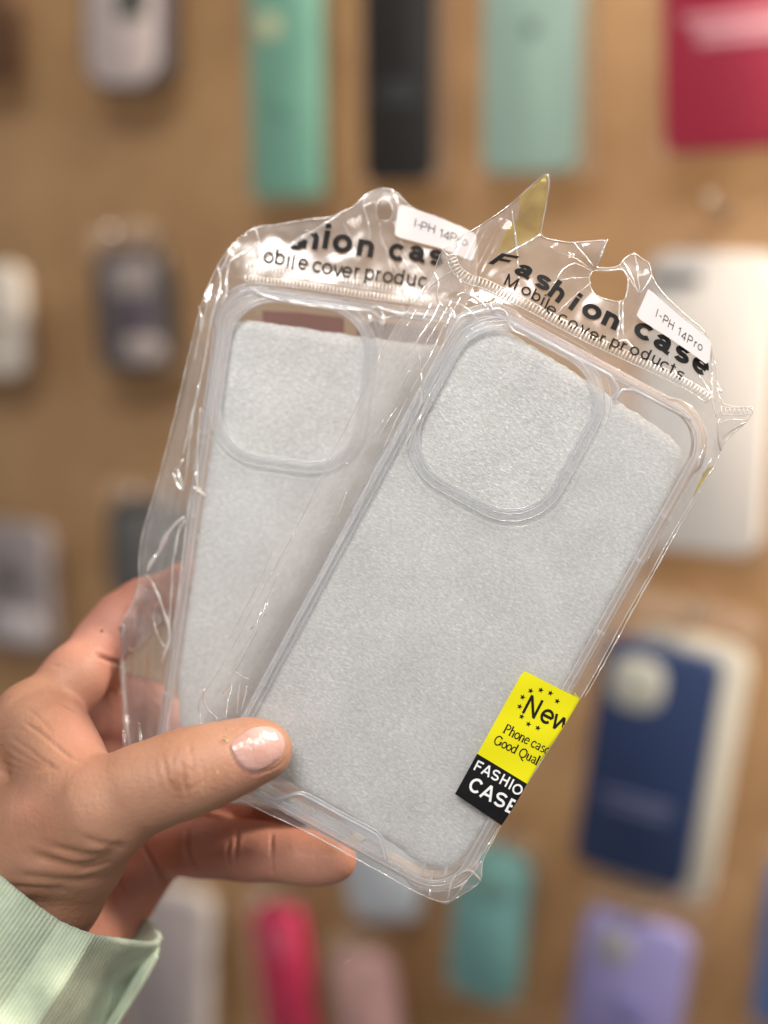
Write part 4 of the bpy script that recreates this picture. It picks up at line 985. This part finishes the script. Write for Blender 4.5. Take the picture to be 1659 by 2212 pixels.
for ch, x, y in (('C', 1027, 1692), ('A', 1054.5, 1707), ('S', 1081, 1722.5), ('E', 1107, 1738)):
    st_inv_item(ch, x, y, 43, 44, wi, .125)
wi.build('lettering', M_WPRINT, sticker, smooth=False)

# ================================================================== hand
def px(r, d): return r * d / FPX
HAND = [  # chains of (x, y, depth mm, radius in layout units)
    [(572, 1620, 377.5, 58), (540, 1625, 376.5, 67), (480, 1645, 375, 76), (430, 1660, 374, 81), (390, 1674, 373, 85), (340, 1692, 373, 85), (290, 1712, 374, 88), (220, 1750, 376, 104), (130, 1795, 383, 128), (30, 1830, 391, 150)],
    [(220, 1750, 378, 100), (165, 1850, 388, 98), (115, 1925, 393, 104), (60, 2010, 398, 112), (10, 2110, 402, 135)],
    [(-60, 1800, 400, 165), (-60, 1900, 402, 165), (-10, 2050, 405, 140)],
    [(20, 1660, 402, 105), (80, 1560, 401, 80), (160, 1465, 409, 64), (224, 1384, 417, 55), (262, 1338, 421, 53), (312, 1306, 425, 52), (400, 1272, 431, 50), (480, 1255, 434, 50), (540, 1250, 434, 44)],
    [(60, 1560, 399, 75), (110, 1602, 393, 88), (134, 1652, 387, 89), (150, 1700, 382, 85), (165, 1760, 380, 92)],
    [(120, 1560, 424, 78), (215, 1520, 430, 76), (300, 1545, 434, 74), (400, 1610, 440, 66), (520, 1650, 440, 60), (600, 1660, 438, 52)],
    [(90, 1640, 428, 95), (200, 1640, 437, 100), (300, 1700, 438, 95), (325, 1790, 438, 78)],
    [(60, 1800, 425, 110), (180, 1780, 436, 110), (300, 1790, 440, 90)],
    [(300, 1700, 440, 80), (420, 1740, 442, 62), (520, 1745, 440, 56), (620, 1735, 436, 52), (690, 1720, 434, 46)],
    [(318, 1835, 436, 72), (385, 1822, 430, 62), (440, 1826, 425, 64), (501, 1836, 421, 56), (545, 1839, 419, 57), (590, 1842, 416, 54), (650, 1850, 413, 54), (700, 1856, 411, 48), (728, 1859, 409, 41)],
    [(318, 1835, 436, 74), (285, 1885, 434, 76), (245, 1945, 430, 78), (190, 2020, 424, 88), (120, 2120, 415, 100), (60, 2200, 410, 105)],
    [(90, 1850, 425, 110), (130, 1950, 424, 105), (90, 2060, 418, 115), (30, 2180, 412, 125)],
]
SEG = []
for ci, ch in enumerate(HAND):
    for a, b in zip(ch, ch[1:]):
        SEG.append((cam_pt(*a[:3]), cam_pt(*b[:3]), px(a[3], a[2]), px(b[3], b[2])))
def sdf(P, k=4.5):
    r = None
    for a, b, ra, rb in SEG:
        ba = b - a; L = ba @ ba
        t = np.clip(((P - a) @ ba) / L, 0, 1)
        t2 = t
        d = np.linalg.norm(P - a - t[..., None] * ba, axis=-1) - (ra + (rb - ra) * t2)
        if r is None: r = d
        else:
            h = np.maximum(k - np.abs(r - d), 0) / k
            r = np.minimum(r, d) - h * h * k * .25
    return r
def surface_nets(lo, hi, h):
    n = ((hi - lo) / h).astype(int) + 1
    # coarse pass to skip empty space
    X = [lo[i] + h * np.arange(n[i]) for i in range(3)]
    c = 4
    Xc = [x[::c] for x in X]
    gc = np.stack(np.meshgrid(*Xc, indexing='ij'), -1)
    Dc = sdf(gc.reshape(-1, 3)).reshape(gc.shape[:3])
    D = np.repeat(np.repeat(np.repeat(Dc, c, 0), c, 1), c, 2)[:n[0], :n[1], :n[2]].copy()
    near = np.abs(D) < h * c * 2.2
    idx = np.argwhere(near)
    D[near] = sdf(lo + idx * h)
    s = D < 0
    # cells with sign change
    S = [s[i:n[0] - 1 + i, j:n[1] - 1 + j, k:n[2] - 1 + k] for i in (0, 1) for j in (0, 1) for k in (0, 1)]
    cnt = sum(x.astype(np.int8) for x in S)
    cell = (cnt > 0) & (cnt < 8)
    ids = -np.ones(cell.shape, int); ci = np.argwhere(cell); ids[cell] = np.arange(len(ci))
    V = lo + (ci + .5) * h
    F = []
    for ax in range(3):
        o = [(0, 0, 0)] * 3
        a = [slice(None)] * 3; b = [slice(None)] * 3
        a[ax] = slice(0, -1); b[ax] = slice(1, None)
        chg = s[tuple(a)] != s[tuple(b)]
        e = np.argwhere(chg); u, v = (ax + 1) % 3, (ax + 2) % 3
        ok = (e[:, u] > 0) & (e[:, v] > 0) & (e[:, u] < n[u] - 1) & (e[:, v] < n[v] - 1)
        e = e[ok]
        def gid(du, dv):
            q = e.copy(); q[:, u] += du; q[:, v] += dv
            return ids[q[:, 0], q[:, 1], q[:, 2]]
        quad = np.stack([gid(-1, -1), gid(0, -1), gid(0, 0), gid(-1, 0)], 1)
        ins = s[e[:, 0], e[:, 1], e[:, 2]]
        quad[~ins] = quad[~ins][:, ::-1]
        F.append(quad)
    F = np.concatenate(F); F = F[(F >= 0).all(1)]
    return V, F
lo = np.array([-135., -152., -460.]); hi = np.array([2., 22., -355.])
HV, HF = surface_nets(lo, hi, .62)
used = np.zeros(len(HV), bool); used[HF.ravel()] = True
mp_ = np.cumsum(used) - 1; HV = HV[used]; HF = mp_[HF]
def grad(P, e=.15):
    g_ = np.stack([sdf(P + d) - sdf(P - d) for d in np.eye(3) * e], -1) / (2 * e)
    return g_ / (np.linalg.norm(g_, axis=1, keepdims=True) + 1e-9)
for _ in range(2):
    HV = HV - grad(HV) * sdf(HV)[:, None] * .9
HN = grad(HV, .4)
dep = -HV[:, 2]; hx = CX + HV[:, 0] / dep * FPX; hy = CY - HV[:, 1] / dep * FPX
vdir = -HV / np.linalg.norm(HV, axis=1, keepdims=True); face = (HN * vdir).sum(1)
c5 = lambda L: [(a / 3.36, 1316.7 + b / 3.36) for a, b in L]       # points read off an enlargement of the hand
c3 = lambda L: [(a / 2.016, 1152.1 + b / 2.016) for a, b in L]
c8 = lambda L: [(329.2 + a / 4.32, 1481.2 + b / 4.32) for a, b in L]
CRE = [  # polyline, width (layout units), depth mm, nearest and farthest depth it lies on
    (c8([(190, 740), (195, 660), (205, 590)]), 3.2, .42, 0, 390), (c8([(345, 530), (352, 620), (375, 700), (383, 830)]), 3.4, .5, 0, 390), (c8([(265, 690), (285, 780), (290, 880), (320, 960), (335, 1040)]), 3.8, .6, 0, 390),
    (c8([(270, 700), (300, 690)]), 3, .35, 0, 390), (c8([(100, 660), (120, 820), (170, 940), (240, 1000)]), 3.4, .34, 0, 390), (c8([(440, 660), (480, 780), (490, 900), (480, 1000)]), 3.2, .30, 0, 390), (c8([(320, 950), (380, 960), (440, 920), (470, 880)]), 3.0, .30, 0, 390),
    (c8([(170, 1040), (260, 1060), (380, 1060)]), 3.0, .2, 0, 390), (c8([(0, 700), (30, 850), (80, 980)]), 3.2, .2, 0, 390), (c8([(520, 680), (560, 800), (560, 900)]), 3.0, .15, 0, 390), (c8([(370, 660), (420, 650), (440, 660)]), 2.6, .2, 0, 390), (c8([(300, 800), (345, 760), (372, 800), (340, 880), (300, 870)]), 2.8, .25, 0, 390),
    (c5([(560, 1640), (700, 1700), (850, 1720), (920, 1700)]), 9, .5, 0, 405), (c5([(330, 1710), (500, 1760), (680, 1800), (860, 1740)]), 9, .65, 0, 405), (c5([(200, 1780), (400, 1840), (600, 1880), (800, 1810), (880, 1740)]), 10, .85, 0, 408), (c5([(120, 1930), (350, 1960), (600, 1970), (760, 1920)]), 9, .5, 0, 410),
    (c5([(60, 2010), (300, 2030), (500, 2030)]), 7, .5, 0, 410), (c5([(250, 1760), (350, 1790), (480, 1830)]), 6, .3, 0, 408), (c5([(560, 1900), (700, 1880), (820, 1830)]), 4, .35, 0, 410),
    (c5([(80, 930), (180, 990), (300, 1090), (400, 1140)]), 3.6, .38, 0, 412), (c5([(60, 990), (160, 1060), (280, 1120), (400, 1150)]), 3.6, .34, 0, 412), (c5([(180, 820), (300, 900), (400, 990), (520, 1090)]), 3.8, .36, 0, 412), (c5([(200, 720), (300, 800), (380, 900)]), 3.4, .26, 0, 412),
    (c5([(50, 1060), (150, 1120), (300, 1150), (420, 1160)]), 3.4, .28, 0, 412), (c5([(20, 1120), (150, 1160), (320, 1170)]), 3.2, .24, 0, 412), (c5([(100, 650), (220, 600), (330, 560), (400, 600)]), 3.6, .22, 0, 415), (c5([(60, 700), (170, 640), (300, 600)]), 3.4, .2, 0, 415), (c5([(330, 560), (380, 640), (460, 680), (560, 740)]), 4.2, .42, 0, 415),
    (c5([(370, 400), (440, 420), (520, 440)]), 3.4, .25, 0, 418), (c5([(400, 980), (480, 1050), (600, 1120)]), 4, .3, 0, 412), (c5([(30, 820), (120, 760), (230, 700)]), 3, .18, 0, 412), (c5([(0, 880), (90, 850), (200, 880)]), 3, .18, 0, 412),
    (c5([(700, 330), (780, 365), (860, 390), (960, 410)]), 4.6, 1.1, 400, 430), (c5([(950, 420), (1080, 560), (1150, 660)]), 4.5, .7, 405, 450), (c5([(560, 740), (640, 830), (700, 950), (760, 1090)]), 5.5, .8, 398, 450),
    (c3([(600, 1320), (640, 1400), (690, 1480), (735, 1540)]), 4.2, 1.2, 405, 450), (c3([(815, 1290), (808, 1350), (822, 1420), (850, 1445)]), 4.4, 1.1, 405, 450), (c3([(1035, 1290), (1030, 1360), (1025, 1440)]), 3.0, .8, 395, 450), (c3([(1000, 1340), (990, 1400), (1000, 1450)]), 3.0, .7, 395, 450),
    (c3([(1185, 1310), (1183, 1380), (1185, 1440), (1190, 1490)]), 3.0, .75, 395, 450), (c3([(505, 1460), (520, 1540), (560, 1580)]), 4, .5, 405, 450), (c3([(520, 1500), (470, 1560), (420, 1640)]), 4, .4, 405, 450), (c3([(330, 330 + 60), (410, 400)]), 3, .0, 0, 1),
    ([(318, 1332), (335, 1322), (352, 1326)], 6, 1.0, 410, 450),
    (c8([(715, 530), (740, 500), (800, 455), (860, 420), (980, 385)]), 2.4, .35, 0, 390), (c8([(712, 560), (735, 640), (790, 730), (860, 810), (950, 835), (1100, 790), (1200, 740), (1250, 660)]), 2.4, .32, 0, 390),
]
for pl, wd, dp, d0, d1 in CRE:
    if dp == 0: continue
    if d1 == 390: dp *= .7; wd *= .85
    pl = smoothpoly(pl, 2); A = np.array(pl)
    k = (hx > A[:, 0].min() - 25) & (hx < A[:, 0].max() + 25) & (hy > A[:, 1].min() - 25) & (hy < A[:, 1].max() + 25) & (dep > d0) & (dep < d1) & (face > .15)
    ii = np.where(k)[0]
    if len(ii) == 0: continue
    d = dist_poly([tuple(p) for p in pl], hx[ii], hy[ii], closed=False)
    e = min(1.0, 1.0)
    endf = np.minimum(np.hypot(hx[ii] - A[0, 0], hy[ii] - A[0, 1]), np.hypot(hx[ii] - A[-1, 0], hy[ii] - A[-1, 1]))
    tap = np.clip(endf / (wd * 3), .25, 1)
    disp = -dp * np.exp(-(d / wd) ** 2) * tap + dp * .12 * np.exp(-((d - wd * 2.1) / (wd * 1.1)) ** 2) * tap
    HV[ii] += HN[ii] * disp[:, None]
# broad soft forms: tendon, pads
tone = np.clip((dep - 396) / 14, 0, 1)
tone = np.maximum(tone, .75 * np.exp(-(((hx - 180) / 60) ** 2 + ((hy - 1560) / 80) ** 2)) * (dep < 412))
tone = np.maximum(tone, .5 * np.exp(-(((hx - 560) / 60) ** 2 + ((hy - 1690) / 45) ** 2)) * (dep < 392))
tone = np.maximum(tone, .35 * np.exp(-(((hx - 60) / 45) ** 2 + ((hy - 1740) / 50) ** 2)) * (dep < 400))
pig = .8 * np.exp(-(((hx - 388) / 30) ** 2 + ((hy - 1688) / 38) ** 2)) * (dep < 392)
pig = np.maximum(pig, .5 * np.exp(-(((hx - 60) / 60) ** 2 + ((hy - 1790) / 50) ** 2)) * (dep < 400))
org = world_pt(200, 1750, 390)
HW = [MC @ Vector(v * MM) - org for v in HV]
hand = mesh_obj('person', HW, HF, M_SKIN, None, Matrix.Translation(org))
at = hand.data.attributes.new('tone', 'FLOAT', 'POINT'); at.data.foreach_set('value', tone.astype(np.float32))
at = hand.data.attributes.new('pig', 'FLOAT', 'POINT'); at.data.foreach_set('value', pig.astype(np.float32))
tag(hand, 'left hand in a mint green sleeve holding both bags between thumb and fingers', 'person')
bvh = BVHTree.FromPolygons([tuple(v) for v in HV], [tuple(f) for f in HF])
def hit(x, y):
    d = Vector(((x - CX) / FPX, -(y - CY) / FPX, -1)).normalized()
    return bvh.ray_cast(Vector((0, 0, 0)), d)
# thumb nail
NAIL = [(493.5, 1606), (514, 1588), (537, 1575), (560, 1568), (583, 1567), (603, 1576), (615, 1592), (618, 1612), (612, 1634), (592, 1650), (572, 1663), (551, 1668), (533, 1666), (514, 1650), (500, 1629)]
NP = resample(smoothpoly(NAIL, 2, True), 2.2, True)
nv, nf = fill_grid([tuple(p) for p in NP], [], 2.6)
nd = dist_poly([tuple(p) for p in NP], nv[:, 0], nv[:, 1])
nverts = []
for (x, y), dd in zip(nv, nd):
    loc_, nrm_, _, _ = hit(x, y)
    if loc_ is None: loc_, nrm_ = Vector(cam_pt(x, y, 378)), Vector((0, 0, 1))
    nverts.append(MC @ Vector((loc_ + nrm_ * (-.12 + .62 * (1 - math.exp(-dd / 4.5)))) * MM) - org)
mesh_obj('thumb_nail', nverts, nf, M_NAIL, hand)
# flake of dry skin beside the nail and a mole on the index finger
fk = MB(); rs = np.random.RandomState(2)
for k in range(7):
    x, y = 487 + rs.uniform(-6, 6), 1602 + rs.uniform(-6, 6); l_, n_, _, _ = hit(x, y)
    P = [l_ + n_ * rs.uniform(.1, .8) + Vector(rs.uniform(-.55, .55, 3)) for _ in range(4)]
    W4 = [(MC @ Vector(p * MM) - org) / MM for p in P]
    fk.add([tuple(q) for q in W4], [(0, 1, 2), (0, 2, 3)])
fk.build('dry_skin', simple('dry_skin', (.62, .45, .27), rough=.8, noise=.1), hand, smooth=False)
l_, n_, _, _ = hit(220, 1363)
ml = MB(); c = (MC @ Vector((l_ + n_ * -.1) * MM) - org) / MM
bm = bmesh.new(); bmesh.ops.create_uvsphere(bm, u_segments=12, v_segments=8, radius=.42)
ml.add([tuple(np.array(v.co) + np.array(c)) for v in bm.verts], [tuple(v.index for v in f.verts) for f in bm.faces]); bm.free()
ml.build('mole', simple('mole', (.05, .03, .02), rough=.6), hand)

# ------------------------------------------------------------------ sleeve
def sleeve():
    C0 = (140, 1925, 410)
    nth, nr = 220, 70
    V = []; UV = []
    for j in range(nr + 1):
        t = j / nr * 2.6
        for i in range(nth):
            th = 2 * math.pi * i / nth
            c, s_ = math.cos(th), math.sin(th)
            ax = (210, 97) if c > 0 else (230, 150)
            wid = 1 + .10 * t + .015 * math.sin(th * 5 + t * 4)
            X_ = C0[0] + (ax[0] * c - 8 * s_) * wid - 130 * t
            Y_ = C0[1] + (ax[1] * c + (64 if s_ > 0 else 40) * s_) * wid + 190 * t
            D_ = C0[2] - (34 + 26 * max(0, -c)) * s_ * wid - 8 * t
            # a folded ridge where the cuff seam runs
            a = (math.degrees(th) - 67) ; rid = math.exp(-(a / 13.) ** 2)
            deg = math.degrees(th)
            if 0 < deg < 70: D_ += 22 * math.sin(math.pi * deg / 70) ** .8 * min(1, .35 + t * 1.5)
            D_ -= 3.0 * rid * min(1, .4 + t)
            fold = math.sin(t * 7 + th * 3.0) * 1.2 * min(1, t * 1.5)
            D_ -= fold
            roll = 1.0 * math.exp(-(t / .05) ** 2)
            D_ += roll * s_; Y_ += .6 * math.sin(th * 61) * math.exp(-t / .02)
            V.append(MC @ Vector(cam_pt(X_, Y_, D_) * MM))
            UV.append((i / nth * 56, t * 15))
    F = []
    for j in range(nr):
        for i in range(nth):
            k = (i + 1) % nth
            F.append((j * nth + i, (j + 1) * nth + i, (j + 1) * nth + k, j * nth + k))
    V = [v - org for v in V]
    o = mesh_obj('sleeve', V, F, M_KNIT, hand)
    uvl = o.data.uv_layers.new(name='UVMap')
    d = np.zeros((len(F) * 4, 2), np.float32)
    for n_, f in enumerate(F):
        for q, vi in enumerate(f):
            u, v = UV[vi]
            if (vi % nth) == 0 and q >= 2: u = 62
            d[n_ * 4 + q] = (u, v)
    uvl.data.foreach_set('uv', d.ravel())
    m = o.modifiers.new('thickness', 'SOLIDIFY'); m.thickness = .0017; m.offset = 1
    return o
sleeve()
